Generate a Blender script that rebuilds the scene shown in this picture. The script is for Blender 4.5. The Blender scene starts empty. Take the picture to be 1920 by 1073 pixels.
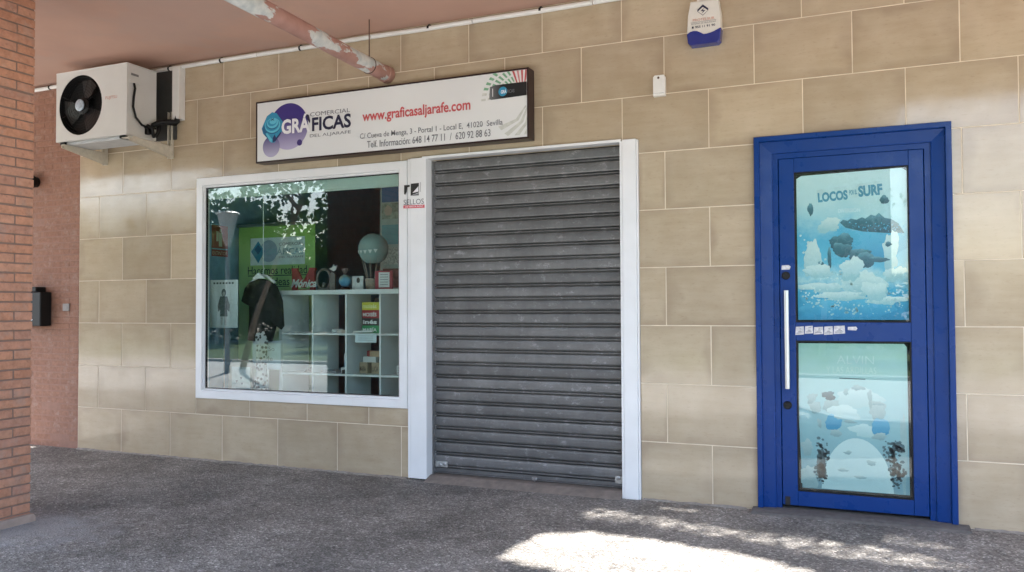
import bpy, bmesh, math, random
import numpy as np
from mathutils import Vector, Matrix, Euler
random.seed(11); rng = np.random.default_rng(11)
R = math.radians
sc = bpy.context.scene
C = sc.collection

# ------------------------------------------------------------------ camera
F_PX, YAW, PITCH, ROLL = 1526.03, -0.4027, 0.02593, -0.00482
CAM = Vector((2.11569, -5.55398, 1.33106))
fw = Vector((math.sin(YAW)*math.cos(PITCH), math.cos(YAW)*math.cos(PITCH), math.sin(PITCH)))
rt = Vector((math.cos(YAW), -math.sin(YAW), 0)); up = rt.cross(fw)
r2 = math.cos(ROLL)*rt + math.sin(ROLL)*up; u2 = -math.sin(ROLL)*rt + math.cos(ROLL)*up
cd = bpy.data.cameras.new('camera'); cam = bpy.data.objects.new('camera', cd); C.objects.link(cam)
m = Matrix((r2, u2, -fw)).transposed().to_4x4(); m.translation = CAM; cam.matrix_world = m
cd.sensor_width = 36; cd.sensor_fit = 'HORIZONTAL'; cd.lens = F_PX/1920*36
cd.clip_start = 0.05; cd.clip_end = 2000
sc.camera = cam

# ------------------------------------------------------------------ light
SUN_EL = R(47); SH = Vector((-0.45, -0.893, 0)).normalized()          # horizontal direction towards the sun
SUN = Vector((SH.x*math.cos(SUN_EL), SH.y*math.cos(SUN_EL), math.sin(SUN_EL)))
w = bpy.data.worlds.new('World'); sc.world = w; w.use_nodes = True
nt = w.node_tree; bg = nt.nodes['Background']
sky = nt.nodes.new('ShaderNodeTexSky'); sky.sky_type = 'NISHITA'; sky.sun_disc = False
sky.sun_elevation = SUN_EL; sky.sun_rotation = math.atan2(SUN.x, SUN.y)
sky.air_density = 1.0; sky.dust_density = 1.6; sky.ozone_density = 1.0
nt.links.new(sky.outputs[0], bg.inputs[0]); bg.inputs[1].default_value = 0.12
ld = bpy.data.lights.new('sun', 'SUN'); ld.energy = 4.0; ld.angle = R(0.53); ld.color = (1, 0.97, 0.925)
lo = bpy.data.objects.new('sun', ld); C.objects.link(lo); lo.rotation_euler = SUN.to_track_quat('Z', 'Y').to_euler(); lo.location = (0, -8, 14)
vs = sc.view_settings; vs.view_transform = 'Standard'; vs.look = 'None'; vs.gamma = 1; vs.exposure = 2.8
sc.cycles.use_denoising = True; sc.cycles.max_bounces = 10; sc.cycles.diffuse_bounces = 6; sc.cycles.transparent_max_bounces = 16
sc.cycles.caustics_reflective = False; sc.cycles.caustics_refractive = False

# ------------------------------------------------------------------ helpers
ORG = {}
def wo(o): return ORG.get(o.name, Vector((0, 0, 0))) if o else Vector((0, 0, 0))
def tag(o, label=None, cat=None, group=None, kind=None):
    if label: o['label'] = label
    if cat: o['category'] = cat
    if group: o['group'] = group
    if kind: o['kind'] = kind
    return o
def thing(name, loc, label, cat, group=None, kind=None):
    o = bpy.data.objects.new(name, None); C.objects.link(o); o.location = loc; o.empty_display_size = .1
    ORG[o.name] = Vector(loc); return tag(o, label, cat, group, kind)
def link(name, me, mat, parent=None, org=None):
    o = bpy.data.objects.new(name, me); C.objects.link(o)
    if mat and not me.materials: me.materials.append(mat)
    org = Vector(org) if org is not None else wo(parent)
    ORG[o.name] = org
    if parent: o.parent = parent; o.location = org - wo(parent)
    else: o.location = org
    return o
class B:
    """collects geometry in world metres; build() makes ONE mesh object"""
    def __init__(s): s.bm = bmesh.new()
    def box(s, x0, x1, y0, y1, z0, z1, bev=0, seg=1):
        b = bmesh.new()
        mt = Matrix.Translation(((x0+x1)/2, (y0+y1)/2, (z0+z1)/2)) @ Matrix.Diagonal((abs(x1-x0), abs(y1-y0), abs(z1-z0), 1))
        bmesh.ops.create_cube(b, size=1, matrix=mt)
        if bev: bmesh.ops.bevel(b, geom=b.edges[:], offset=bev, segments=seg, affect='EDGES', profile=.5)
        return s.add(b)
    def add(s, b, mt=None):
        me = bpy.data.meshes.new('t'); b.to_mesh(me); b.free()
        if mt is not None: me.transform(mt)
        s.bm.from_mesh(me); bpy.data.meshes.remove(me); return s
    def obox(s, cx, cy, cz, sx, sy, sz, rot=(0, 0, 0), bev=0):
        b = bmesh.new(); bmesh.ops.create_cube(b, size=1, matrix=Matrix.Diagonal((sx, sy, sz, 1)))
        if bev: bmesh.ops.bevel(b, geom=b.edges[:], offset=bev, segments=1, affect='EDGES')
        return s.add(b, Matrix.Translation((cx, cy, cz)) @ Euler(rot).to_matrix().to_4x4())
    def prism(s, pts, y0, y1):                       # outline in x,z extruded in y
        v0 = [s.bm.verts.new((p[0], y0, p[1])) for p in pts]; v1 = [s.bm.verts.new((p[0], y1, p[1])) for p in pts]
        s.bm.faces.new(v0); s.bm.faces.new(v1[::-1]); n = len(pts)
        for i in range(n): s.bm.faces.new((v0[i], v1[i], v1[(i+1) % n], v0[(i+1) % n]))
        return s
    def xprism(s, pts, x0, x1):                      # outline in y,z extruded in x
        v0 = [s.bm.verts.new((x0, p[0], p[1])) for p in pts]; v1 = [s.bm.verts.new((x1, p[0], p[1])) for p in pts]
        s.bm.faces.new(v0); s.bm.faces.new(v1[::-1]); n = len(pts)
        for i in range(n): s.bm.faces.new((v0[i], v1[i], v1[(i+1) % n], v0[(i+1) % n]))
        return s
    def flat(s, pts, y):                             # flat print in the x,z plane
        s.bm.faces.new([s.bm.verts.new((p[0], y, p[1])) for p in pts]); return s
    def disc(s, x, z, rx, y, rz=None, n=40, a0=0):
        rz = rz or rx
        return s.flat([(x+rx*math.cos(a0+2*math.pi*i/n), z+rz*math.sin(a0+2*math.pi*i/n)) for i in range(n)], y)
    def tube(s, path, rad, n=12, caps=True):
        path = [Vector(p) for p in path]; rad = rad if isinstance(rad, (list, tuple)) else [rad]*len(path)
        rings = []; prev = None
        for i, p in enumerate(path):
            t = (path[min(i+1, len(path)-1)] - path[max(i-1, 0)]).normalized()
            if prev is None:
                a = Vector((0, 0, 1)) if abs(t.z) < .9 else Vector((1, 0, 0)); u = t.cross(a).normalized()
            else: u = (prev - t*prev.dot(t)).normalized()
            prev = u; v = t.cross(u)
            rings.append([s.bm.verts.new(p + (u*math.cos(2*math.pi*k/n) + v*math.sin(2*math.pi*k/n))*rad[i]) for k in range(n)])
        for a, b in zip(rings, rings[1:]):
            for k in range(n): s.bm.faces.new((a[k], a[(k+1) % n], b[(k+1) % n], b[k]))
        if caps: s.bm.faces.new(rings[0][::-1]); s.bm.faces.new(rings[-1])
        return s
    def lathe(s, c, prof, n=32, axis='Z', caps=True):           # prof: (radius, height) along axis
        c = Vector(c); rings = []
        for r, h in prof:
            ring = []
            for k in range(n):
                a = 2*math.pi*k/n
                q = (r*math.cos(a), r*math.sin(a), h) if axis == 'Z' else (r*math.cos(a), h, r*math.sin(a))
                ring.append(s.bm.verts.new(c + Vector(q)))
            rings.append(ring)
        for a, b in zip(rings, rings[1:]):
            for k in range(n): s.bm.faces.new((a[k], a[(k+1) % n], b[(k+1) % n], b[k]))
        if caps: s.bm.faces.new(rings[0][::-1]); s.bm.faces.new(rings[-1])
        return s
    def ball(s, c, r, sz=1, sub=3):
        b = bmesh.new(); bmesh.ops.create_icosphere(b, subdivisions=sub, radius=r)
        return s.add(b, Matrix.Translation(c) @ Matrix.Diagonal((1, 1, sz, 1)))
    def build(s, name, mat, parent=None, smooth=False, org=None, keepn=False):
        if not keepn: bmesh.ops.recalc_face_normals(s.bm, faces=s.bm.faces)
        if org is None and parent is None:
            xs = [v.co for v in s.bm.verts]
            lo_ = [min(c[i] for c in xs) for i in range(3)]; hi_ = [max(c[i] for c in xs) for i in range(3)]
            org = ((lo_[0]+hi_[0])/2, (lo_[1]+hi_[1])/2, lo_[2])
        org = Vector(org) if org is not None else wo(parent)
        for v in s.bm.verts: v.co -= org
        me = bpy.data.meshes.new(name); s.bm.to_mesh(me); s.bm.free()
        if smooth:
            me.shade_smooth()
            try: me.set_sharp_from_angle(angle=R(38))
            except Exception: pass
        return link(name, me, mat, parent, org)
def split_letters(me, m_, parent):
    bm = bmesh.new(); bm.from_mesh(me); bm.verts.index_update(); seen = {}; comps = []
    for v in bm.verts:
        if v in seen: continue
        st = [v]; seen[v] = 1; comp = []
        while st:
            q = st.pop(); comp.append(q)
            for e in q.link_edges:
                o = e.other_vert(q)
                if o not in seen: seen[o] = 1; st.append(o)
        comps.append(comp)
    grp = []
    for c_ in sorted(comps, key=lambda c_: min(v.co.x for v in c_)):
        a, b_ = min(v.co.x for v in c_), max(v.co.x for v in c_)
        for g_ in grp:
            if min(b_, g_[1])-max(a, g_[0]) > .5*min(b_-a, g_[1]-g_[0]): g_[0] = min(a, g_[0]); g_[1] = max(b_, g_[1]); g_[2] += c_; break
        else: grp.append([a, b_, list(c_)])
    for g_ in grp:
        ix = {v: i for i, v in enumerate(g_[2])}; fs = []
        for f_ in bm.faces:
            if f_.verts[0] in ix: fs.append([ix[v] for v in f_.verts])
        m2 = bpy.data.meshes.new('letter'); m2.from_pydata([v.co[:] for v in g_[2]], [], fs); link('letter', m2, m_, parent)
    bm.free()
def text(body, x0, x1, z0, z1, y, mat, parent, name='lettering', bold=0., shear=0., tilt=0., split=False):
    cu = bpy.data.curves.new('txt', 'FONT'); cu.body = body; cu.size = 1; cu.offset = bold; cu.shear = shear; cu.resolution_u = 3
    t = bpy.data.objects.new('txt', cu); C.objects.link(t)
    bpy.context.view_layer.update()
    dg = bpy.context.evaluated_depsgraph_get()
    me = bpy.data.meshes.new_from_object(t.evaluated_get(dg)); bpy.data.objects.remove(t); bpy.data.curves.remove(cu)
    co = np.array([v.co[:2] for v in me.vertices]); mn = co.min(0); mx = co.max(0); o = wo(parent)
    ca, sa = math.cos(tilt), math.sin(tilt); xm, zm = (x0+x1)/2, (z0+z1)/2
    for v, c in zip(me.vertices, co):
        x = x0+(c[0]-mn[0])/(mx[0]-mn[0])*(x1-x0)-xm; z = z0+(c[1]-mn[1])/(mx[1]-mn[1])*(z1-z0)-zm
        v.co = (xm+x*ca-z*sa-o.x, y-o.y, zm+x*sa+z*ca-o.z)
    me.materials.clear()
    if split: return split_letters(me, mat, parent)
    return link(name, me, mat, parent)
def clip(poly, x0, x1, z0, z1):
    for ax, lim, sg in ((0, x0, 1), (0, x1, -1), (1, z0, 1), (1, z1, -1)):
        out = []
        for i, p in enumerate(poly):
            q = poly[(i+1) % len(poly)]; a = (p[ax]-lim)*sg; b = (q[ax]-lim)*sg
            if a >= 0: out.append(p)
            if (a >= 0) != (b >= 0):
                t = a/(a-b); out.append((p[0]+(q[0]-p[0])*t, p[1]+(q[1]-p[1])*t))
        poly = out
        if len(poly) < 3: return None
    return poly
def blob(cx, cz, rx, rz, n=90, j=.12, seed=0):
    rr = random.Random(seed); hs = [(k, rr.uniform(0, 6.28), rr.uniform(.4, 1)/k**.75) for k in (2, 3, 4, 5, 7, 9, 13, 17, 23)]
    f = lambda a: 1+j*sum(q*math.sin(k*a+ph) for k, ph, q in hs)
    return [(cx+rx*math.cos(a)*f(a), cz+rz*math.sin(a)*f(a)) for a in (2*math.pi*i/n for i in range(n))]

# ------------------------------------------------------------------ materials
class N:
    def __init__(s, name):
        s.m = bpy.data.materials.new(name); s.m.use_nodes = True; s.t = s.m.node_tree; s.b = s.t.nodes['Principled BSDF']
    def n(s, ty, **k):
        nd = s.t.nodes.new('ShaderNode'+ty)
        for a, v in k.items():
            if a.startswith('i_'): nd.inputs[a[2:].replace('_', ' ')].default_value = v
            else: setattr(nd, a, v)
        return nd
    def l(s, a, b): s.t.links.new(a, b)
    def set(s, **k):
        for a, v in k.items():
            nm = a.replace('_', ' ')
            if nm == 'Base Color' and len(v) == 3: v = (*v, 1)
            s.b.inputs[nm].default_value = v
        return s
    def obj(s): return s.n('TexCoord').outputs['Object']
    def gen(s): return s.n('TexCoord').outputs['Generated']
    def world(s): return s.n('NewGeometry').outputs['Position']
    def noise(s, vec, scale, detail=4, rough=.55, stretch=None):
        if stretch:
            mp = s.n('Mapping'); mp.inputs['Scale'].default_value = stretch; s.l(vec, mp.inputs[0]); vec = mp.outputs[0]
        nd = s.n('TexNoise', i_Scale=scale, i_Detail=detail, i_Roughness=rough); s.l(vec, nd.inputs['Vector']); return nd.outputs[0]
    def ramp(s, fac, stops):
        nd = s.n('ValToRGB'); e = nd.color_ramp.elements
        while len(e) < len(stops): e.new(.5)
        for el, (p, c) in zip(e, stops): el.position = p; el.color = (*c, 1) if len(c) == 3 else c
        s.l(fac, nd.inputs[0]); return nd.outputs[0]
    def mix(s, fac, a, b, mode='MIX'):
        nd = s.n('Mix', data_type='RGBA', blend_type=mode)
        for v, i in ((fac, 0), (a, 6), (b, 7)):
            if hasattr(v, 'links'): s.l(v, nd.inputs[i])
            else: nd.inputs[i].default_value = (*v, 1) if isinstance(v, tuple) and len(v) == 3 else v
        return nd.outputs[2]
    def math(s, op, a, b=0.):
        nd = s.n('Math', operation=op)
        for v, i in ((a, 0), (b, 1)):
            if hasattr(v, 'links'): s.l(v, nd.inputs[i])
            else: nd.inputs[i].default_value = v
        return nd.outputs[0]
    def bump(s, h, strength=.3, dist=.002):
        nd = s.n('Bump', i_Strength=strength, i_Distance=dist); s.l(h, nd.inputs['Height']); s.l(nd.outputs[0], s.b.inputs['Normal']); return s
    def col(s, c): s.l(c, s.b.inputs['Base Color']); return s
    def rough(s, c): s.l(c, s.b.inputs['Roughness']); return s
def g(v): return (v, v, v)
def simple(name, c, rough=.5, metal=0., var=.12, scale=14, bump=0., spec=.5, coat=0.):
    k = N(name).set(Roughness=rough, Metallic=metal, Specular_IOR_Level=spec, Coat_Weight=coat)
    nz = k.noise(k.world(), scale, 5)
    c = tuple(c[:3])
    k.col(k.ramp(nz, [(.25, tuple(x*(1-var) for x in c)), (.75, tuple(min(1, x*(1+var)) for x in c))]))
    if bump: k.bump(k.noise(k.world(), scale*6, 4), bump, .002)
    return k.m
MT = {}
def mat(name, *a, **k):
    if name not in MT: MT[name] = simple(name, *a, **k)
    return MT[name]

def make_tile():
    k = N('glazed beige tile').set(Roughness=.16, Specular_IOR_Level=.5)
    gen = k.gen(); oi = k.n('ObjectInfo'); sx = k.n('SeparateXYZ'); k.l(gen, sx.inputs[0])
    def edge(o):
        a = k.math('SUBTRACT', o, .5); a = k.math('ABSOLUTE', a); return k.math('MULTIPLY', a, 2.)
    e = k.math('MAXIMUM', edge(sx.outputs[0]), edge(sx.outputs[2]))
    off = k.n('VectorMath', operation='ADD'); k.l(k.world(), off.inputs[0])
    sc_ = k.n('VectorMath', operation='SCALE'); sc_.inputs[3].default_value = 37.; cmb = k.n('CombineXYZ'); k.l(oi.outputs['Random'], cmb.inputs[0]); k.l(oi.outputs['Random'], cmb.inputs[2])
    k.l(cmb.outputs[0], sc_.inputs[0]); k.l(sc_.outputs[0], off.inputs[1]); p = off.outputs[0]
    streak = k.noise(p, 3.2, 7, .62, (1, 1, 7)); cloud = k.noise(p, 4.5, 4, .5); fine = k.noise(p, 26, 5, .6, (1, 1, 3.4))
    c = k.ramp(streak, [(.28, (.405, .322, .217)), (.5, (.47, .38, .265)), (.72, (.525, .435, .315))])
    c = k.mix(.55, c, k.ramp(cloud, [(.3, (.42, .337, .23)), (.7, (.525, .44, .325))]))
    e2 = k.math('ADD', e, k.math('MULTIPLY', k.math('SUBTRACT', cloud, .5), 1.1))
    ef = k.ramp(e2, [(.72, g(0)), (1.08, g(1))])
    c = k.mix(k.math('MULTIPLY', k.math('MULTIPLY', ef, k.ramp(k.noise(p, 1.9, 3), [(.40, g(.05)), (.62, g(1))])), .62), c, (.32, .245, .172))
    pit = k.ramp(k.noise(p, 75, 3, .6), [(.70, g(0)), (.76, g(1))]); c = k.mix(k.math('MULTIPLY', pit, .4), c, (.25, .19, .13))
    dirt = k.ramp(k.noise(k.world(), 1.3, 7, .7, (1, 1, .6)), [(.5, g(0)), (.75, g(1))]); c = k.mix(k.math('MULTIPLY', dirt, .22), c, (.36, .30, .225))
    blot = k.ramp(k.noise(p, 7, 5, .7, (1, 1, 2.6)), [(.60, g(0)), (.70, g(1))])
    c = k.mix(k.math('MULTIPLY', blot, .35), c, (.35, .265, .18))
    c = k.mix(k.math('MULTIPLY', k.ramp(fine, [(.57, g(0)), (.70, g(1))]), .42), c, (.33, .25, .17))
    tone = k.n('HueSaturation'); k.l(c, tone.inputs['Color']); v = k.n('MapRange', i_To_Min=.9, i_To_Max=1.08); k.l(oi.outputs['Random'], v.inputs[0]); k.l(v.outputs[0], tone.inputs['Value'])
    k.col(tone.outputs[0])
    k.rough(k.ramp(k.noise(p, 6, 5), [(.3, g(.05)), (.75, g(.17))]))
    k.bump(k.noise(p, 5, 3), .10, .004)
    return k.m
TILE = make_tile()
def brick_mat(name, cols, bump=.5):
    k = N(name).set(Roughness=.85, Specular_IOR_Level=.25); oi = k.n('ObjectInfo'); p = k.world()
    c = k.ramp(oi.outputs['Random'], [(i/(len(cols)-1), x) for i, x in enumerate(cols)])
    nz = k.noise(p, 22, 6, .65); c = k.mix(.5, c, k.ramp(nz, [(.3, g(.35)), (.7, g(.75))]), 'OVERLAY')
    spot = k.ramp(k.noise(p, 9, 5, .7), [(.52, g(0)), (.68, g(1))]); c = k.mix(k.math('MULTIPLY', spot, .45), c, (.40, .31, .265)); sm = k.ramp(k.noise(p, 28, 6, .7), [(.58, g(0)), (.66, g(1))]); c = k.mix(k.math('MULTIPLY', sm, .35), c, (.22, .115, .085))
    k.col(c); k.bump(k.noise(p, 120, 6, .7), bump, .003); return k.m
BRICK = brick_mat('red clay brick', [(.43, .205, .13), (.49, .24, .15), (.45, .225, .15), (.50, .26, .17), (.43, .22, .155)])
PBRICK = brick_mat('pink painted brick', [(.27, .142, .10), (.295, .158, .112), (.275, .148, .107)], .35)
MORTAR = mat('brown grey mortar', (.25, .165, .13), .9, bump=.5, scale=30)
PINKPAINT = mat('pink wall paint', (.285, .15, .108), .7, bump=.35, scale=18)
GROUT = mat('cream grout', (.72, .63, .49), .8, var=.22, scale=5)
def white_mat():
    k = N('white lacquered aluminium').set(Roughness=.32); p = k.world()
    c = k.ramp(k.noise(p, 4, 5), [(.3, (.76, .77, .78)), (.7, (.82, .83, .845))]); gr_ = k.ramp(k.noise(p, 6, 7, .75, (5, 5, .6)), [(.60, g(0)), (.74, g(1))]); c = k.mix(k.math('MULTIPLY', gr_, .22), c, (.48, .45, .40)); sp_ = k.ramp(k.noise(p, 60, 4, .7), [(.70, g(0)), (.76, g(1))]); c = k.mix(k.math('MULTIPLY', sp_, .25), c, (.45, .42, .38)); k.col(c); return k.m
WHITE = white_mat()
PVC = mat('white plastic', (.78, .78, .76), .4, var=.04)
CREAM = mat('cream enamel', (.62, .58, .49), .45, var=.12, scale=30)
BLACK = mat('black plastic', (.006, .006, .0065), .5, var=.2, spec=.3)
DARK = mat('dark void paint', (.02, .017, .015), .8)
ALU = mat('brushed aluminium', (.52, .53, .54), .34, metal=1., var=.05)
STEEL = mat('galvanised steel', (.45, .45, .46), .45, metal=.9, var=.2, scale=40)
def paint(name, c, rough=.5): return mat(name, c, rough, var=.03)

def floor_mat():
    k = N('exposed aggregate concrete').set(Roughness=.8, Specular_IOR_Level=.3); p = k.world()
    v1 = k.n('TexVoronoi', i_Scale=95); k.l(p, v1.inputs['Vector']); v2 = k.n('TexVoronoi', i_Scale=38); k.l(p, v2.inputs['Vector'])
    s1 = k.n('SeparateColor'); k.l(v1.outputs['Color'], s1.inputs[0]); s2 = k.n('SeparateColor'); k.l(v2.outputs['Color'], s2.inputs[0])
    c = k.ramp(s1.outputs[0], [(0, (.128, .118, .106)), (.45, (.20, .187, .172)), (.78, (.245, .23, .212)), (.93, (.36, .338, .312)), (1, (.50, .47, .44))])
    c = k.mix(k.math('MULTIPLY', k.ramp(s2.outputs[1], [(.86, g(0)), (.9, g(1))]), .3), c, (.28, .265, .25))
    big = k.noise(p, 1.1, 6, .6); c = k.mix(.85, c, k.ramp(big, [(.34, g(.30)), (.66, g(.68))]), 'OVERLAY')
    mid = k.noise(p, 5.5, 5, .65); c = k.mix(.6, c, k.ramp(mid, [(.32, g(.32)), (.68, g(.66))]), 'OVERLAY'); m3 = k.noise(p, 22, 5, .7); c = k.mix(.35, c, k.ramp(m3, [(.36, g(.32)), (.64, g(.68))]), 'OVERLAY')
    ck = k.n('TexVoronoi', feature='DISTANCE_TO_EDGE', i_Scale=.75); wv = k.n('VectorMath', operation='ADD'); nv = k.n('TexNoise', i_Scale=2.5, i_Detail=5); k.l(p, nv.inputs['Vector']); sv = k.n('VectorMath', operation='SCALE'); sv.inputs[3].default_value = .55; k.l(nv.outputs['Color'], sv.inputs[0]); k.l(p, wv.inputs[0]); k.l(sv.outputs[0], wv.inputs[1]); k.l(wv.outputs[0], ck.inputs['Vector'])
    cf = k.math('MULTIPLY', k.ramp(ck.outputs['Distance'], [(.002, g(1)), (.007, g(0))]), k.ramp(k.noise(p, 1.7, 4), [(.48, g(0)), (.6, g(1))])); c = k.mix(k.math('MULTIPLY', cf, .55), c, (.30, .28, .26))
    gum = k.n('TexVoronoi', i_Scale=3.1); k.l(p, gum.inputs['Vector']); gs = k.n('SeparateColor'); k.l(gum.outputs['Color'], gs.inputs[0]); gf = k.math('MULTIPLY', k.ramp(k.math('ADD', gum.outputs['Distance'], k.math('MULTIPLY', m3, .08)), [(.10, g(1)), (.13, g(0))]), k.ramp(gs.outputs[0], [(.62, g(0)), (.64, g(1))])); c = k.mix(k.math('MULTIPLY', gf, .7), c, (.07, .065, .062))
    st = k.ramp(k.noise(p, 3.2, 6, .75), [(.64, g(0)), (.70, g(1))]); c = k.mix(k.math('MULTIPLY', st, .45), c, (.05, .047, .045))
    # dried cement smear round the pillar foot
    sub = k.n('VectorMath', operation='SUBTRACT'); k.l(p, sub.inputs[0]); sub.inputs[1].default_value = (-2.55, -2.12, 0)
    mp = k.n('Mapping'); mp.inputs['Scale'].default_value = (1, 1.7, 1); k.l(sub.outputs[0], mp.inputs[0])
    ln = k.n('VectorMath', operation='LENGTH'); k.l(mp.outputs[0], ln.inputs[0])
    d = k.math('ADD', ln.outputs['Value'], k.math('MULTIPLY', k.math('SUBTRACT', k.noise(p, 6, 6, .65), .5), 1.5))
    c = k.mix(k.math('MULTIPLY', k.ramp(d, [(.15, g(1)), (.75, g(0))]), .8), c, (.36, .365, .375))
    k.col(c)
    hgt = k.math('ADD', k.math('MULTIPLY', v1.outputs['Distance'], 60.), k.math('MULTIPLY', mid, 1.5))
    k.bump(hgt, .3, .003)
    k.rough(k.ramp(s1.outputs[1], [(0, g(.6)), (1, g(.95))])); return k.m
FLOOR = floor_mat()
def ceil_mat():
    k = N('pink ceiling paint').set(Roughness=.75, Specular_IOR_Level=.25); p = k.world()
    c = k.ramp(k.noise(p, .9, 5, .55), [(.3, (.50, .315, .245)), (.7, (.59, .38, .30))])
    c = k.mix(k.math('MULTIPLY', k.ramp(k.noise(p, 2.4, 5, .6), [(.5, g(0)), (.75, g(1))]),   .3), c, (.44, .33, .285)); c = k.mix(k.math('MULTIPLY', k.ramp(k.noise(p, .7, 7, .65), [(.54, g(0)), (.60, g(1))]), .3), c, (.46, .36, .32))
    k.col(c); k.bump(k.noise(p, 60, 5, .6), .12, .002); return k.m
CEIL = ceil_mat()
def shutter_mat():
    k = N('weathered shutter steel').set(Metallic=.35, Specular_IOR_Level=.4); p = k.world(); oi = k.n('ObjectInfo')
    c = k.ramp(k.noise(p, 5, 6, .7), [(.3, (.118, .118, .121)), (.55, (.16, .16, .163)), (.75, (.205, .205, .207))])
    scf = k.ramp(k.noise(p, 13, 8, .78, (1, 1, 1.6)), [(.56, g(0)), (.66, g(1))]); c = k.mix(k.math('MULTIPLY', scf, .6), c, (.42, .42, .43))
    dr = k.ramp(k.noise(p, 8, 6, .7), [(.58, g(0)), (.75, g(1))]); c = k.mix(k.math('MULTIPLY', dr, .4), c, (.09, .085, .085))
    run = k.ramp(k.noise(p, 5, 6, .7, (6, 1, .35)), [(.55, g(0)), (.72, g(1))]); c = k.mix(k.math('MULTIPLY', run, .35), c, (.10, .095, .09)); rst = k.ramp(k.noise(p, 10, 7, .8), [(.68, g(0)), (.74, g(1))]); c = k.mix(k.math('MULTIPLY', rst, .3), c, (.20, .15, .11))
    tone = k.n('HueSaturation'); k.l(c, tone.inputs['Color']); v = k.n('MapRange', i_To_Min=.85, i_To_Max=1.15); k.l(oi.outputs['Random'], v.inputs[0]); k.l(v.outputs[0], tone.inputs['Value'])
    k.col(tone.outputs[0]); k.rough(k.ramp(scf, [(0, g(.42)), (1, g(.62))])); k.bump(k.noise(p, 3.5, 3, .5, (1, 1, 2)), .16, .012); return k.m
SHUT = shutter_mat()
def blue_mat():
    k = N('blue door enamel').set(Specular_IOR_Level=.25); p = k.world()
    c = k.ramp(k.noise(p, 2.5, 5, .6), [(.2, (.003, .034, .175)), (.8, (.004, .041, .20))])
    
    scr = k.ramp(k.noise(p, 16, 8, .75, (1, 1, .25)), [(.66, g(0)), (.72, g(1))]); c = k.mix(k.math('MULTIPLY', scr, .16), c, (.10, .15, .30)); dst = k.ramp(k.noise(p, 3, 7, .7), [(.5, g(0)), (.8, g(1))]); c = k.mix(k.math('MULTIPLY', dst, .10), c, (.12, .14, .2))
    k.col(c); k.rough(k.ramp(k.noise(p, 7, 4), [(.3, g(.22)), (.7, g(.42))])); k.bump(k.noise(p, 6, 2), .04, .006); return k.m
BLUE = blue_mat()
def glass_mat(name, tint, ior=1.5):
    k = N(name); k.t.nodes.remove(k.b); out = k.t.nodes['Material Output']
    tr = k.n('BsdfTransparent'); tr.inputs[0].default_value = (*tint, 1); gl = k.n('BsdfGlossy'); gl.inputs['Roughness'].default_value = 0
    fr = k.n('Fresnel'); bf = k.n('MapRange', i_To_Min=ior, i_To_Max=1/ior); k.l(k.n('NewGeometry').outputs['Backfacing'], bf.inputs[0]); k.l(bf.outputs[0], fr.inputs['IOR']); mx = k.n('MixShader'); k.l(fr.outputs[0], mx.inputs[0]); k.l(tr.outputs[0], mx.inputs[1]); k.l(gl.outputs[0], mx.inputs[2]); k.l(mx.outputs[0], out.inputs[0]); return k.m
GLASS = glass_mat('shop window glass', (.90, .965, .955), 1.55)
PANE = glass_mat('door pane glass', (.93, .98, .975), 1.5)
def leaf_mat(name, a, b):
    k = N(name); k.t.nodes.remove(k.b); out = k.t.nodes['Material Output']
    c = k.ramp(k.noise(k.world(), 2.2, 4), [(.3, a), (.7, b)])
    d = k.n('BsdfDiffuse'); t = k.n('BsdfTranslucent'); k.l(c, d.inputs[0]); k.l(c, t.inputs[0])
    mx = k.n('MixShader'); mx.inputs[0].default_value = .35; k.l(d.outputs[0], mx.inputs[1]); k.l(t.outputs[0], mx.inputs[2]); k.l(mx.outputs[0], out.inputs[0]); return k.m
LEAF = leaf_mat('tree leaf', (.035, .075, .016), (.075, .13, .035))
LEAF2 = leaf_mat('olive leaf', (.09, .13, .05), (.16, .20, .09))
BARK = mat('tree bark', (.20, .16, .12), .9, var=.35, scale=9, bump=.6)

# ------------------------------------------------------------------ the setting
tag(B().box(-300, 300, -300, 300, -.35, -.12).build('ground', mat('dusty earth', (.24, .20, .15), .95, scale=1.5), org=(0, 0, 0)), kind='structure')
def sheet(name, x0, x1, y0, y1, z, m_, th=.1): return tag(B().box(x0, x1, y0, y1, z-th, z).build(name, m_, org=(0, 0, 0)), kind='structure')
sheet('arcade_floor', -9, 8, -4.2, 0.12, 0, FLOOR)
sheet('pavement', -40, 40, -10.4, -4.204, -.006, mat('pale paving', (.47, .465, .455), .85, scale=8, bump=.3))
def lawn_mat():
    k = N('mown grass').set(Roughness=.95); p = k.world()
    k.col(k.ramp(k.noise(p, 3, 8, .7), [(.3, (.045, .085, .02)), (.7, (.11, .16, .05))])); k.bump(k.noise(p, 40, 6, .8), 1, .03); return k.m
sheet('lawn', -40, 40, -18.8, -10.65, .03, lawn_mat())
sheet('kerb', -40, 40, -10.63, -10.42, .06, mat('kerb concrete', (.45, .43, .40), .85), .15)
sheet('road', -60, 60, -27, -18.85, -.01, mat('pale asphalt', (.22, .21, .20), .9, scale=6))
ceiling = tag(B().box(-9, 8, -2.46, .12, 3.545, 3.75).build('ceiling', CEIL, org=(0, 0, 3.545)), kind='structure')
tag(B().box(-9, 8, -2.72, -2.4605, 3.17, 4.3).build('arcade_beam', mat('painted beam', (.33, .2, .16), .8, scale=5), org=(0, -2.6, 3.05)), 'pink painted concrete beam along the outer edge of the arcade ceiling', 'beam')
tag(B().box(-9, 8, -2.70, .1, 4.301, 9).build('upper_facade', mat('upper facade brick', (.40, .17, .11), .85, scale=12), org=(0, -1.3, 4.3)), 'red brick upper storey of the building above the arcade', 'building')

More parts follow.
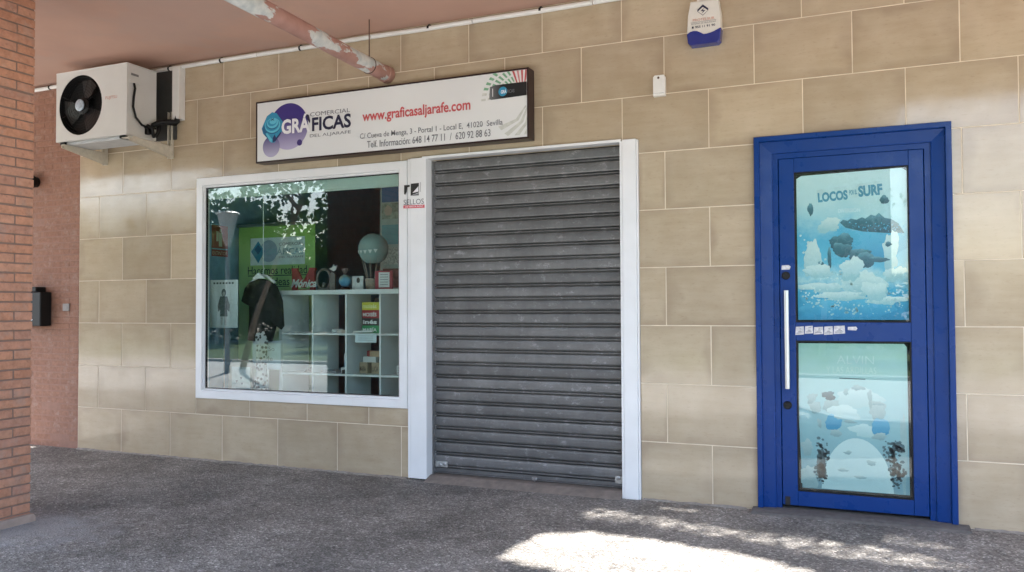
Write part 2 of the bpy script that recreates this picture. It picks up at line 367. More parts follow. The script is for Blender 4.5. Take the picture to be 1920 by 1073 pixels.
# --- tiled shop wall
OPEN = [(-3.29, -1.125, .54, 2.49), (-1.13, .717, -1, 2.492), (1.492, 2.645, -1, 2.441)]
wall = thing('tiled_wall', (0, .05, 0), 'beige glazed tile shop wall with cream grout lines', 'wall')
GAP = .0030; TH = .012
def sub_rects(r, holes):
    out = [r]
    for h in holes:
        nw = []
        for (a, b, c_, d) in out:
            x0, x1, z0, z1 = max(a, h[0]), min(b, h[1]), max(c_, h[2]), min(d, h[3])
            if x0 >= x1 or z0 >= z1: nw.append((a, b, c_, d)); continue
            if z1 < d: nw.append((a, b, z1, d))
            if c_ < z0: nw.append((a, b, c_, z0))
            if a < x0: nw.append((a, x0, z0, z1))
            if x1 < b: nw.append((x1, b, z0, z1))
        out = nw
    return out
full_me = None
for r in range(9):
    z0, z1 = .4*r, min(.4*r+.4, 3.543); offs = 0 if r % 2 == 0 else .3
    for kx in range(-9, 12):
        x0 = .6*kx+offs; x1 = x0+.6; x0 = max(x0, -4.765); x1 = min(x1, 6.0)
        if x1-x0 < .03: continue
        rect = (x0+GAP, x1-GAP, z0+GAP, z1-GAP); parts = [q for q in sub_rects(rect, OPEN) if q[1]-q[0] > .004 and q[3]-q[2] > .004]
        if not parts: continue
        whole = len(parts) == 1 and abs(x1-x0-.6) < 1e-6 and abs(parts[0][1]-parts[0][0]-(.6-2*GAP)) < 1e-6 and abs(parts[0][3]-parts[0][2]-(.4-2*GAP)) < 1e-6
        org = (x0, random.uniform(-.0006, .0006), z0)
        if whole and full_me: o = link('tile', full_me, TILE, wall, org)
        else:
            b = B()
            for q in parts: b.box(q[0], q[1], org[1], TH+org[1], q[2], q[3], .0012 if len(parts) == 1 else 0)
            o = b.build('tile', TILE, wall, org=org)
            if whole: full_me = o.data
        o.rotation_euler = (random.uniform(-.0012, .0012), 0, random.uniform(-.0012, .0012))
gb = B()
for q in sub_rects((-4.765, 6.0, 0, 3.544), OPEN): gb.box(q[0], q[1], .0016, .128, q[2], q[3])
gb.build('grout_bed', GROUT, wall)

# --- pink painted brick wall to the left of the tiles
pw = thing('painted_brick_wall', (-5.2, .05, 0), 'pink painted brick wall at the far left behind the pillar', 'wall')
B().box(-9, -4.768, .0048, .11, 0, 3.544).build('plaster', PINKPAINT, pw)
bme = {}
def brick(parent, mt, ax, a0, a1, face, z, dp, h=.05, key=''):
    """ax 'x': front face looks -y at y=face; ax 'y': front face looks +x at x=face"""
    ln = round(a1-a0, 4); kk = (ax, ln, dp, key)
    if kk not in bme:
        b = B()
        if ax == 'x': b.box(0, ln, 0, dp, 0, h, .003)
        else: b.box(-dp, 0, 0, ln, 0, h, .003)
        me = bpy.data.meshes.new('brick'); b.bm.to_mesh(me); b.bm.free(); bme[kk] = me
    return link('brick', bme[kk], mt, parent, (a0, face, z) if ax == 'x' else (face, a0, z))
rest = B()
for i in range(59):
    z = .004+.06*i; sh = 0 if i % 2 else .125
    x = -4.772-(.115 if i % 2 else .24); first = True; xr = -4.772
    while xr > -6.6:
        x0 = xr-(.115 if (first and i % 2) else .24); first = False
        nz = math.sin(z*3.1+1.0)+.6*math.sin(xr*5+z*2); yf = .0012+.0032*max(0, min(1, .5+.5*nz))+random.uniform(-.0006, .0006)
        if xr > -5.55: brick(pw, PBRICK, 'x', x0, xr, yf, z, .06, .05, 'p')
        else: rest.box(x0, xr, yf, .06, z, z+.05)
        xr = x0-.01
tag(rest.build('brick_courses', PINKPAINT, pw), kind='stuff')

# --- exposed brick pillar
pl = thing('brick_pillar', (-3.035, -2.22, 0), 'exposed red brick arcade pillar cut by the left edge of the picture', 'pillar')
B().box(-3.364, -2.706, -2.434, -2.006, 0, 3.544).build('core', MORTAR, pl)
rest = B()
for i in range(59):
    z = .004+.06*i
    segs = [(-2.115, -2.0), (-2.365, -2.125), (-2.44, -2.375)] if i % 2 else [(-2.24, -2.0), (-2.44, -2.25)]
    for a, b_ in segs:
        o = brick(pl, BRICK, 'y', a, b_, -2.70+random.uniform(-.0025, .002), z+random.uniform(-.0015, .0015), .105, .05, 'r'); o.rotation_euler = (random.uniform(-.008, .008), 0, random.uniform(-.006, .006))
    for yf, y2 in ((-2.0, -2.05), (-2.44, -2.39)):
        x = -2.81-(.0 if i % 2 else .125)
        while x > -3.37:
            x0 = max(x-.24, -3.37); rest.box(x0, x, min(yf, y2), max(yf, y2), z, z+.05); x = x0-.01
    for a, b_ in segs: rest.box(-3.3702, -3.3, a, b_, z, z+.05)
tag(rest.build('brick_courses', BRICK, pl), kind='stuff')
B().xprism([(-2.45, .0), (-1.985, .0), (-1.985, .03), (-1.999, .05), (-2.45, .05)], -2.699, -2.672).build('mortar_skirt', mat('pink mortar skirt', (.40, .30, .25), .9, bump=.6, scale=20), pl)

# ------------------------------------------------------------------ shop window
win = thing('shop_window', (-2.2, 0, .54), 'large shop display window in a white aluminium frame', 'window')
XL, XR, ZB, ZT = -3.288, -1.134, .542, 2.488; gx0, gx1, gz0, gz1 = -3.195, -1.20, .625, 2.41
def ring(prof, x0, x1, z0, z1, name, m_, parent, open_bottom=False):
    """frame of a rectangle: prof = (inset, y) points, mitred corners"""
    b = B(); loops = []
    for u, y in prof: loops.append([b.bm.verts.new(p) for p in ((x0+u, y, z0+(0 if open_bottom else u)), (x0+u, y, z1-u), (x1-u, y, z1-u), (x1-u, y, z0+(0 if open_bottom else u)))])
    n = len(loops)
    for i in range(n):
        a, c_ = loops[i], loops[(i+1) % n]
        for k in range(3 if open_bottom else 4): b.bm.faces.new((a[k], a[(k+1) % 4], c_[(k+1) % 4], c_[k]))
    if open_bottom:
        b.bm.faces.new([l[0] for l in loops]); b.bm.faces.new([l[3] for l in loops][::-1])
    return b.build(name, m_, parent)
fr_ = ring([(0, .06), (0, -.016), (.004, -.02), (.066, -.02), (.070, -.016), (.070, .06)], XL, XR, ZB, ZT, 'frame', WHITE, win)
ring([(.0705, .05), (.0705, .0), (.084, -.004), (.088, .004), (.088, .05)], XL, XR, ZB, ZT, 'glazing_bead', WHITE, win)
ring([(.0885, .03), (.0885, .008), (.094, .008), (.094, .03)], XL, XR, ZB, ZT, 'gasket', BLACK, win)
B().box(XL+.089, XR-.089, .0145, .0205, ZB+.089, ZT-.089).build('pane', GLASS, win)
# white aluminium posts and lintel round the shutter
pt = thing('white_post', (-1.04, .1, 0), 'wide white aluminium post between display window and roller shutter', 'post', 'white posts beside the shutter')
B().box(-1.1235, -1.098, -.028, .24, .012, 2.494, .002).build('edge_strip', WHITE, pt)
B().box(-1.0965, -.957, -.034, .24, .012, 2.497, .003).build('box_section', WHITE, pt)
pt2 = thing('white_post', (.65, .1, 0), 'narrow white aluminium post at the right side of the roller shutter', 'post', 'white posts beside the shutter')
B().box(.585, .604, -.026, .24, .0, 2.492, .002).build('edge_strip', WHITE, pt2)
B().box(.6055, .703, -.034, .24, .0, 2.500, .003).build('box_section', WHITE, pt2)
B().box(.7045, .716, -.026, .0, .0, 2.494, .002).build('edge_strip', WHITE, pt2)
tag(B().box(-.99, .598, -.038, .05, 2.484, 2.504, .002).build('white_lintel', WHITE), 'thin white metal strip across the top of the roller shutter', 'lintel')
# ------------------------------------------------------------------ roller shutter
rs = thing('roller_shutter', (-.185, .12, 0), 'closed grey steel roller shutter with scuffed slats', 'shutter')
prof = [(.128, .0), (.1275, .0058), (.1035, .0066), (.0990, .0105), (.0990, .0150), (.1030, .0188), (.1275, .0196), (.128, .0256), (.1030, .0264), (.0985, .0295), (.0965, .038), (.0955, .060), (.0962, .080), (.0985, .094), (.1025, .098), (.127, .0985), (.132, .098), (.132, .0005)]
NS = 24; P0 = .082; PITCH_S = (2.484-P0)/NS; slat_me = None
for i in range(NS):
    z = P0+i*PITCH_S
    if slat_me is None:
        o = B().xprism([(y, zz*PITCH_S/.1+z) for y, zz in prof], -.952, .586).build('slat', SHUT, rs, org=(-.185, .1, z)); slat_me = o.data
    else: o = link('slat', slat_me, SHUT, rs, (-.185+random.uniform(-.0006, .0006), .1+random.uniform(-.0009, .0009), z))
    o.rotation_euler = (random.uniform(-.006, .006), 0, 0)
bar = B().xprism([(.085, .046), (.085, .052), (.098, .056), (.098, .081), (.112, .081), (.112, .046)], -.952, .586).build('bottom_bar', SHUT, rs)
for xx in (-.905, -.865, .525):
    B().lathe((xx, .0975, .105+.008*(xx > -.9)), [(.015, 0), (.015, -.009), (.008, -.012), (.008, -.018)], 16, 'Y').build('lock_boss', STEEL, rs, True)
B().box(-.945, -.84, .089, .0955, .088, .135, .004).build('lock_plate', mat('scratched zinc', (.5, .5, .49), .5, .6, var=.3, scale=60), rs)
B().box(.50, .555, .089, .0955, .075, .125, .004).build('lock_plate', MT['scratched zinc'], rs)
B().box(.56, .582, .086, .0955, .08, .115, .003).build('stop_block', BLACK, rs)
hb = B().tube([(-.11, .09, .062), (-.11, .07, .06), (-.10, .06, .05)], .008, 8); hb.box(-.13, -.09, .072, .086, .05, .072, .003); hb.build('pull_hasp', STEEL, rs, True)
for xx, nm in ((-.955, 0), (.5855, 1)):
    B().box(xx-.0 if nm == 0 else xx-.004, xx+.004 if nm == 0 else xx, .055, .094, .02, 2.48).build('guide_rail', STEEL, rs)
B().box(-.955, .586, .134, .150, .0, 2.52).build('backing', DARK, rs)
tag(B().xprism([(-.085, .0), (.2, .0), (.2, .040), (.02, .036), (-.055, .012)], -.956, .584).build('shutter_threshold', mat('worn concrete threshold', (.22, .185, .16), .9, var=.25, scale=18, bump=.6)), 'low worn concrete threshold under the roller shutter', 'threshold')

# ------------------------------------------------------------------ shop sign
sg = thing('shop_sign', (-1.3, -.05, 2.55), 'long white light box shop sign in a dark brown frame', 'sign')
BROWN = mat('dark brown sign frame', (.022, .008, .009), .35, var=.2)
sx0, sx1, sz0, sz1 = -2.545, -.064, 2.553, 3.071; YS = -.112
B().box(sx0+.012, sx1-.012, -.09, -.001, sz0+.012, sz1-.012).build('box', BROWN, sg)
ring([(0, -.002), (0, -.112), (.003, -.115), (.012, -.115), (.013, -.106), (.013, -.002)], sx0, sx1, sz0, sz1, 'frame', BROWN, sg)
def panel_mat():
    k = N('sign acrylic').set(Roughness=.28, Base_Color=(.74, .76, .77)); p = k.world()
    k.col(k.ramp(k.noise(p, 1.3, 3), [(.3, (.70, .72, .735)), (.7, (.77, .785, .79))])); return k.m
pn = B().box(sx0+.013, sx1-.013, -.1105, -.091, sz0+.013, sz1-.013).build('panel', panel_mat(), sg)
def grad(name, top, bot, ax=2, lo_=.1, hi_=.9):
    k = N(name).set(Roughness=.4); s = k.n('SeparateXYZ'); k.l(k.gen(), s.inputs[0]); k.col(k.ramp(s.outputs[ax], [(lo_, bot), (hi_, top)])); return k.m
YP = YS-.0004
B().disc(-2.205, 2.835, .196, YP, .193, 56).build('logo_disc', grad('violet print', (.045, .03, .20), (.46, .42, .62), lo_=.0, hi_=.62), pn)
B().disc(-2.383, 2.681, .088, YP-.0005, .088).build('logo_disc', grad('slate violet print', (.10, .09, .24), (.42, .40, .56)), pn)
B().disc(-2.094, 2.692, .026, YP-.0005, .026).build('logo_disc', mat('violet dot print', (.055, .035, .18), .4, var=.02), pn)
TEAL = [mat('teal print %s' % a, c, .4, var=.12, scale=60) for a, c in (('mid', (.03, .27, .46)), ('pale', (.12, .50, .66)), ('deep', (.012, .11, .25)), ('night', (.012, .03, .12)))]
cx, cz = -2.368, 2.842
def P(*q): return [(cx+a, cz+b) for a, b in q]
B().flat(P((-.005, .128), (.04, .115), (.11, .03), (.098, -.04), (.02, -.13), (-.012, -.128), (-.10, -.045), (-.115, .0), (-.06, .10)), YP-.001).build('logo_emblem', TEAL[0], pn)
B().flat(P((-.11, -.01), (-.09, .03), (-.075, -.02), (-.045, -.06), (-.02, -.09), (-.015, -.125), (-.085, -.06)), YP-.0015).build('logo_emblem', TEAL[2], pn)
B().flat(P((-.075, -.045), (-.055, -.045), (-.005, -.10), (-.01, -.128), (-.03, -.115)), YP-.0018).build('logo_emblem', TEAL[1], pn)
B().flat(P((.03, -.05), (.0, -.09), (.005, -.128), (.03, -.118), (.085, -.06), (.09, -.03)), YP-.0015).build('logo_emblem', TEAL[3], pn)
B().flat(P((.02, -.055), (.085, -.015), (.095, -.035), (.035, -.09)), YP-.0018).build('logo_emblem', TEAL[0], pn)
for k_, (u_, v_, a_, b_, t_) in enumerate(((0, .008, .082, .064, 2), (0, .016, .080, .062, 1), (-.004, .022, .070, .052, 0), (.0, .028, .062, .045, 2), (.0, .033, .058, .041, 1), (-.004, .040, .046, .030, 0), (.004, .047, .034, .021, 1))):
    B().disc(cx+u_, cz+v_, a_, YP-.002-.0002*k_, b_, 32).build('logo_emblem', TEAL[t_], pn)
for s_ in (-1, 1): B().flat(P((-.016*s_, .072), (-.010*s_, .075), (.018*s_, .058), (.012*s_, .055)), YP-.0036).build('logo_emblem', TEAL[3], pn)
INK = mat('navy sign ink', (.018, .02, .055), .4); GREY = mat('grey sign ink', (.16, .165, .19), .4); RED = mat('red sign ink', (.56, .10, .11), .4); WINK = mat('white sign ink', (.82, .82, .86), .4, var=.02)
text('GRÁ', -2.275, -1.988, 2.772, 2.925, YP-.0035, WINK, pn, bold=.035, split=True)
text('FICAS', -1.970, -1.592, 2.772, 2.886, YP-.0005, INK, pn, bold=.028, split=True)
B().flat([(-2.035, 2.925), (-2.0, 2.91), (-1.985, 2.86), (-1.99, 2.84), (-2.012, 2.872)], YP-.003).build('logo_swoosh', INK, pn)
text('COMERCIAL', -1.988, -1.602, 2.895, 2.929, YP-.0005, GREY, pn, split=True)
text('DEL ALJARAFE', -1.991, -1.595, 2.717, 2.749, YP-.0005, GREY, pn, split=True)
text('www.graficasaljarafe.com', -1.485, -.533, 2.782, 2.889, YP-.0005, RED, pn, bold=.022, split=True)
text('C/ Cueva de Menga, 3 - Portal 1 - Local E,  41020  Sevilla', -1.508, -.270, 2.657, 2.713, YP-.0005, GREY, pn, bold=.006, split=True)
text('Telf. Información: 648 14 77 11  /  620 92 88 63', -1.441, -.369, 2.593, 2.648, YP-.0005, GREY, pn, bold=.006, split=True)
# striped swirl and memory stick at the right end
sw = [('green print', (.20, .42, .27)), ('red print', (.52, .10, .11)), ('rose print', (.60, .26, .27)), ('mint print', (.50, .62, .57)), ('ash print', (.58, .60, .57))]
swm = [mat(a, b_, .4, var=.15, scale=40) for a, b_ in sw]
for q in range(21):
    a = R(10+q*8.4); left = q > 10
    for r0, r1 in (((.10, .34),) if not left else ((.15, .19), (.205, .25), (.265, .30))):
        pts = [(-.13+r_*math.cos(a+da*.8)*1.05, 2.835+r_*math.sin(a+da*.8)) for r_, da in ((r0, r0*1.1), ((r0+r1)/2, (r0+r1)*.55), (r1, r1*1.1), (r1, r1*1.1-.09), ((r0+r1)/2, (r0+r1)*.55-.085), (r0, r0*1.1-.08))]
        p = clip(pts, sx0+.015, sx1-.015, 2.86, sz1-.015)
        if p: B().flat(p, YP-.0003-.00002*q).build('printed_dash', swm[(1 if q % 3 else 2) if q < 11 else (0 if q < 17 else 4)], pn)
for q in range(9):
    a = R(-100+q*13.5); pts = []
    for r_, da in ((.07, 0), (.19, .28), (.33, .62), (.33, .74), (.19, .42), (.07, .16)): pts.append((-.07+r_*math.cos(a-da)*.9, 2.86+r_*math.sin(a-da)))
    p = clip(pts, sx0+.015, sx1-.015, sz0+.03, 2.87)
    if p: B().flat(p, YP-.0003-.00003*q).build('printed_dash', swm[3 if q > 4 else 4], pn)
st = B().flat([(-.372, 2.958), (-.33, 2.968), (-.079, 2.968), (-.079, 2.868), (-.36, 2.862), (-.378, 2.87)], YP-.001).build('printed_memory_stick', grad('black stick print', (.012, .013, .016), (.16, .17, .18), 0, .0, .35), pn)
B().flat([(-.352, 2.885), (-.347, 2.885), (-.347, 2.945), (-.352, 2.945)], YP-.0013).build('printed_glint', WINK, pn)
B().disc(-.268, 2.915, .035, YP-.0015).build('printed_emblem', TEAL[0], pn)
text('GRÁ', -.283, -.238, 2.899, 2.931, YP-.002, WINK, pn, bold=.03); text('FICAS', -.234, -.175, 2.899, 2.924, YP-.0015, GREY, pn, bold=.01)

# ------------------------------------------------------------------ blue door
dr = thing('blue_door', (2.07, 0, 0), 'blue painted metal door with two poster filled glass panes', 'door')
dx0, dx1, dz0, dz1 = 1.493, 2.644, .024, 2.440
ring([(0, .09), (0, -.026), (.003, -.03), (.031, -.03), (.034, -.026), (.037, -.004), (.105, .003), (.112, .006), (.114, .018), (.146, .018), (.148, .022), (.148, .09)], dx0, dx1, dz0, dz1, 'door_frame', BLUE, dr, True)
lx0, lx1, lz0, lz1 = 1.6445, 2.4925, .046, 2.2895
p1 = (1.738, 2.409, 1.224, 2.197); p2 = (1.738, 2.409, .138, 1.106); yl0, yl1 = .012, .058
B().box(lx0, p1[0], yl0, yl1, lz0, lz1, .003).build('stile', BLUE, dr); B().box(p1[1], lx1, yl0, yl1, lz0, lz1, .003).build('stile', BLUE, dr)
for z0, z1 in ((p1[3], lz1), (p2[3], p1[2]), (lz0, p2[2])): B().box(p1[0]+.0005, p1[1]-.0005, yl0+.0012, yl1, z0, z1, .002).build('rail', BLUE, dr)
for q in (p1, p2):
    ring([(0, .04), (0, .0165), (.006, .0165), (.008, .021), (.008, .04)], q[0]+.0008, q[1]-.0008, q[2]+.0008, q[3]-.0008, 'gasket', BLACK, dr)
    B().box(q[0]+.006, q[1]-.006, .024, .030, q[2]+.006, q[3]-.006).build('pane', PANE, dr)
    B().box(q[0]-.01, q[1]+.01, .046, .056, q[2]-.01, q[3]+.01).build('backing_board', DARK, dr)
B().box(1.46, 2.68, .095, .13, .0, 2.48).build('backing', DARK, dr)
hd = B().tube([(1.687, -.052, .80), (1.687, -.052, 1.43)], .0155, 20).build('handle', ALU, dr, True)
for z in (.87, 1.36): B().tube([(1.687, -.052, z), (1.687, .013, z)], .009, 12).build('handle_standoff', ALU, hd, True)
for z in (1.527, .688): B().lathe((1.682, .013, z), [(.026, 0), (.026, -.012), (.021, -.018), (.010, -.018), (.009, -.016)], 28, 'Y').build('lock_cylinder', BLACK, dr, True)
PAPER = mat('grubby white paper', (.58, .57, .58), .7, var=.25, scale=70)
GREYPRINT = mat('grey sticker print', (.20, .20, .24), .7, var=.3, scale=70)
B().flat([(1.655, 1.566), (1.705, 1.566), (1.712, 1.585), (1.70, 1.596), (1.657, 1.594)], .0108).build('sticker_scrap', PAPER, dr)
stx = 1.735
for i, (wd, z0, z1) in enumerate([(.055, 1.142, 1.198), (.052, 1.15, 1.202), (.06, 1.146, 1.196), (.055, 1.144, 1.20), (.07, 1.15, 1.204)]):
    B().flat([(stx, z0), (stx+wd*.97, z0+.004), (stx+wd*.94, z1), (stx+.003, z1-.003)], .0118-.0003*i).build('sticker', PAPER, dr)
    for j in range(4): B().flat([(stx+.008+.01*j, z0+.01+.009*j), (stx+wd*.8-.006*j, z0+.012+.009*j), (stx+wd*.8-.006*j, z0+.016+.009*j), (stx+.008+.01*j, z0+.014+.009*j)], .0113-.0003*i).build('sticker_print', GREYPRINT, dr)
    stx += wd+.002
B().flat([(stx+.012, 1.176), (stx+.06, 1.174), (stx+.068, 1.186), (stx+.06, 1.198), (stx+.012, 1.196)], .0110).build('sticker_scrap', PAPER, dr)
B().box(1.66, 1.69, .0085, .012, .047, .10, .001).build('paint_chip', DARK, dr)
tag(B().xprism([(-.13, .0), (.11, .0), (.11, .0225), (-.075, .0215), (-.115, .013)], 1.46, 2.70).build('door_threshold', mat('dark rough mortar step', (.12, .112, .106), .95, var=.3, scale=30, bump=.9)), 'low rough dark mortar step below the blue door', 'threshold')

# posters behind the door panes (generic seaside and hill prints keep only size, colours and lettering)
def poster_mat(name, stops, sc_, dist=1.2):
    k = N(name).set(Roughness=.5); gx = k.gen(); s = k.n('SeparateXYZ'); k.l(gx, s.inputs[0])
    nz = k.noise(k.world(), sc_, 7, .68); f = k.math('ADD', s.outputs[2], k.math('MULTIPLY', k.math('SUBTRACT', nz, .5), dist)); k.col(k.ramp(f, stops)); return k.m
po = thing('poster', (2.075, .036, 1.235), 'faded blue and white surf film poster in the upper door pane', 'poster', 'posters in the door panes')
ax0, ax1, az0, az1 = 1.752, 2.401, 1.240, 2.186
base = B().prism([(ax0, az0), (ax1, az0), (ax1, az1-.02), (ax1-.03, az1), (ax0+.03, az1-.012), (ax0, az1-.03)], .036, .0375).build('sheet', poster_mat('surf poster print', [(.0, (.03, .26, .46)), (.16, (.06, .38, .58)), (.27, (.45, .68, .72)), (.37, (.14, .50, .68)), (.55, (.10, .44, .64)), (.66, (.40, .66, .72)), (.8, (.55, .74, .76)), (1, (.62, .78, .79))], 4.5, .42), po)
def pu(pts): return [(ax0+u*(ax1-ax0), az1-v*(az1-az0)) for u, v in pts]
YQ = .0354
def PB(u, v, ru, rv, **k): return [(ax0+x*(ax1-ax0), az1-z*(az1-az0)) for x, z in blob(u, v, ru, rv, **k)]
K1 = poster_mat('poster foam', [(.2, (.36, .58, .62)), (.8, (.66, .78, .76))], 12, .9)
K2 = poster_mat('poster rock', [(.1, (.03, .10, .14)), (.6, (.05, .16, .21)), (1, (.16, .36, .42))], 22, .8)
K3 = poster_mat('poster sea', [(.0, (.04, .30, .52)), (1, (.12, .48, .66))], 9, .7)
def spray(u0, v0, u1, v1, sp, n_, seed, m_, par, r0=.004, r1=.012):
    rr = random.Random(seed); b = B()
    for _ in range(n_):
        t = rr.random(); u = u0+(u1-u0)*t+rr.gauss(0, sp); v = v0+(v1-v0)*t+rr.gauss(0, sp*.6)
        if .03 < u < .97 and .03 < v < .97:
            r_ = rr.uniform(r0, r1); p_ = pu([(u+r_*math.cos(a)*rr.uniform(.6, 1.4), v+r_*.7*math.sin(a)) for a in (0, 1.05, 2.1, 3.14, 4.2, 5.2)]); b.flat(p_, YQ-.0009)
    tag(b.build('printed_spray', m_, par), kind='stuff')
B().flat(PB(.70, .50, .27, .11, seed=3, j=.2), YQ).build('printed_sea', K3, po); B().flat(PB(.47, .915, .46, .065, seed=5, j=.1), YQ-.0001).build('printed_sea', K3, po); B().flat(PB(.12, .88, .085, .09, seed=6, j=.3), YQ-.0002).build('printed_sea', K3, po)
B().flat(pu([(.40, .345), (.43, .325), (.47, .335), (.5, .32), (.55, .33), (.6, .315), (.63, .325), (.68, .30), (.72, .31), (.75, .29), (.8, .325), (.86, .335), (.92, .365), (.97, .43), (.8, .425), (.6, .41), (.45, .38)]), YQ-.0003).build('printed_island', K2, po)
for u, v, ru, rv, sd in ((.60, .76, .17, .10, 8), (.50, .66, .10, .08, 81), (.70, .81, .10, .07, 82), (.14, .58, .08, .12, 9), (.20, .67, .12, .05, 91), (.85, .55, .07, .13, 10), (.88, .70, .09, .05, 92), (.22, .78, .20, .035, 14), (.40, .84, .22, .03, 15), (.80, .87, .16, .03, 16), (.30, .36, .10, .05, 17)): B().flat(clip(PB(u, v, ru, rv, seed=sd, j=.32), ax0+.004, ax1-.004, az0+.004, az1-.03), YQ-.0003-.00001*sd).build('printed_foam', K1, po)
for u, v, ru, rv, sd in ((.41, .475, .105, .055, 12), (.42, .53, .085, .05, 121), (.57, .56, .10, .035, 122), (.63, .60, .075, .055, 123), (.74, .60, .09, .018, 124), (.30, .58, .018, .07, 125), (.13, .245, .025, .045, 21), (.80, .205, .04, .028, 22), (.22, .62, .03, .02, 23), (.83, .50, .03, .015, 24)): B().flat(PB(u, v, ru, rv, seed=sd, j=.2), YQ-.0006-.000002*sd).build('printed_rock', K2, po)
spray(.03, .80, .55, .97, .06, 130, 3, K1, po); spray(.3, .70, .95, .90, .06, 120, 4, K1, po); spray(.05, .5, .3, .7, .05, 50, 5, K1, po); spray(.5, .37, .95, .40, .03, 60, 6, K3, po, .003, .007)
B().flat(pu([(.19, .115), (.79, .075), (.795, .165), (.195, .205)]), YQ-.0008).build('printed_title_band', mat('poster title band', (.55, .72, .74), .5), po)
PT = mat('poster title ink', (.07, .28, .40), .5); tl = R(3.3)
text('LOCOS', ax0+.20*.649, ax0+.475*.649, az1-.197*.946, az1-.130*.946, YQ-.0012, PT, po, bold=.05, tilt=tl, split=True)
text('POR EL', ax0+.49*.649, ax0+.56*.649, az1-.160*.946, az1-.128*.946, YQ-.0012, PT, po, bold=.03, tilt=tl)
text('SURF', ax0+.57*.649, ax0+.785*.649, az1-.175*.946, az1-.100*.946, YQ-.0012, PT, po, bold=.05, tilt=tl, split=True)
text('DIVERSIÓN', ax0+.385*.649, ax0+.585*.649, az1-.278*.946, az1-.245*.946, YQ-.0012, mat('poster pale ink', (.66, .80, .82), .5), po, bold=.03)

po2 = thing('poster', (2.075, .036, .15), 'faded pale green film poster in the lower door pane', 'poster', 'posters in the door panes')
ax0, ax1, az0, az1 = 1.752, 2.388, .158, 1.092
B().prism([(ax0+.012, az0), (ax1, az0+.004), (ax1-.004, az1-.02), (ax1-.02, az1), (ax0, az1-.004), (ax0-.002, az0+.4)], .036, .0375).build('sheet', poster_mat('hill poster print', [(0, (.15, .28, .32)), (.3, (.26, .44, .48)), (.6, (.40, .60, .61)), (.85, (.44, .63, .60)), (1, (.36, .56, .46))], 3.5, .35), po2)
K4 = poster_mat('poster pale hill', [(.1, (.42, .58, .58)), (.8, (.60, .72, .70))], 8, .5); K5 = poster_mat('poster dark brush', [(.1, (.03, .06, .07)), (.9, (.10, .17, .19))], 30, .8); K6 = poster_mat('poster blue stone', [(.1, (.05, .28, .46)), (.9, (.16, .44, .60))], 12, .5); K7 = poster_mat('poster mid grey', [(.1, (.24, .36, .37)), (.9, (.42, .53, .52))], 16, .8)
hill = clip(pu([(.20, 1.0)]+[(.53-.33*math.cos(R(a)), 1.02-.38*math.sin(R(a))) for a in range(4, 177, 8)]+[(.86, 1.0)]), ax0, ax1, az0+.006, az1)
B().flat(hill, YQ).build('printed_hill', K4, po2)
for i_, (u, v, ru, rv) in enumerate(((.20, .80, .045, .07), (.225, .73, .055, .05), (.18, .89, .04, .06), (.215, .87, .03, .05), (.86, .79, .055, .085), (.83, .72, .07, .05), (.90, .68, .05, .03), (.875, .89, .05, .06), (.92, .84, .05, .05))):
    p_ = clip(PB(u, v, ru, rv, seed=300+i_, j=.25), ax0+.004, ax1-.004, az0+.006, az1)
    if p_ and i_ % 3 == 0: B().flat(p_, YQ-.0004-.00001*i_).build('printed_brush', K5, po2)
    spray(u-ru*.4, v-rv, u+ru*.4, v+rv, ru*.45, 46, 700+i_, K5, po2, .005, .017)
for u, v, ru, rv, sd in ((.08, .93, .09, .08, 361), (.95, .72, .04, .22, 362), (.07, .72, .06, .05, 363)):
    B().flat(clip(PB(u, v, ru, rv, seed=sd, j=.3), ax0+.004, ax1-.004, az0+.006, az1), YQ-.0002).build('printed_smudge', K7, po2)
for u, v, ru, rv, sd in ((.45, .74, .035, .012, 35), (.66, .80, .045, .016, 350), (.56, .90, .06, .010, 351), (.40, .86, .05, .010, 352)): B().flat(PB(u, v, ru, rv, seed=sd, j=.3), YQ-.0006).build('printed_smudge', K7, po2)
for u, v, ru, rv, sd in ((.32, .54, .075, .055, 41), (.75, .56, .085, .06, 42)): B().flat(PB(u, v, ru, rv, seed=sd, j=.15), YQ-.0008).build('printed_stone', K6, po2)
for u, v, ru, rv, sd in ((.56, .37, .19, .075, 45), (.42, .47, .13, .055, 450), (.60, .585, .13, .04, 46), (.30, .43, .07, .05, 47), (.73, .45, .075, .06, 48), (.34, .61, .05, .03, 49), (.15, .44, .06, .04, 490), (.74, .62, .06, .025, 491)): B().flat(PB(u, v, ru, rv, seed=sd, j=.25), YQ-.0005-.000001*sd).build('printed_stone', K4 if ru > .085 else K7, po2)
for u, v, ru, rv, sd in ((.55, .30, .05, .02, 51), (.44, .33, .025, .02, 510), (.28, .36, .06, .03, 52), (.12, .38, .05, .03, 53), (.66, .37, .02, .06, 54), (.72, .40, .05, .015, 55), (.19, .55, .02, .03, 56), (.47, .53, .05, .012, 57)): B().flat(PB(u, v, ru, rv, seed=sd, j=.4), YQ-.0011).build('printed_smudge', K7 if sd != 52 else K5, po2)
PW = mat('poster white outline ink', (.60, .72, .68), .5)
text('ALVIN', ax0+.36*.636, ax0+.70*.636, az1-.14*.934, az1-.085*.934, YQ-.001, PW, po2, bold=-.01); text('Y LAS ARDILLAS', ax0+.26*.636, ax0+.72*.636, az1-.205*.934, az1-.16*.934, YQ-.001, PW, po2, bold=-.005)
B().flat(pu([(.38, .235), (.62, .238), (.62, .244), (.38, .241)]), YQ-.001).build('printed_tagline', K5, po2)

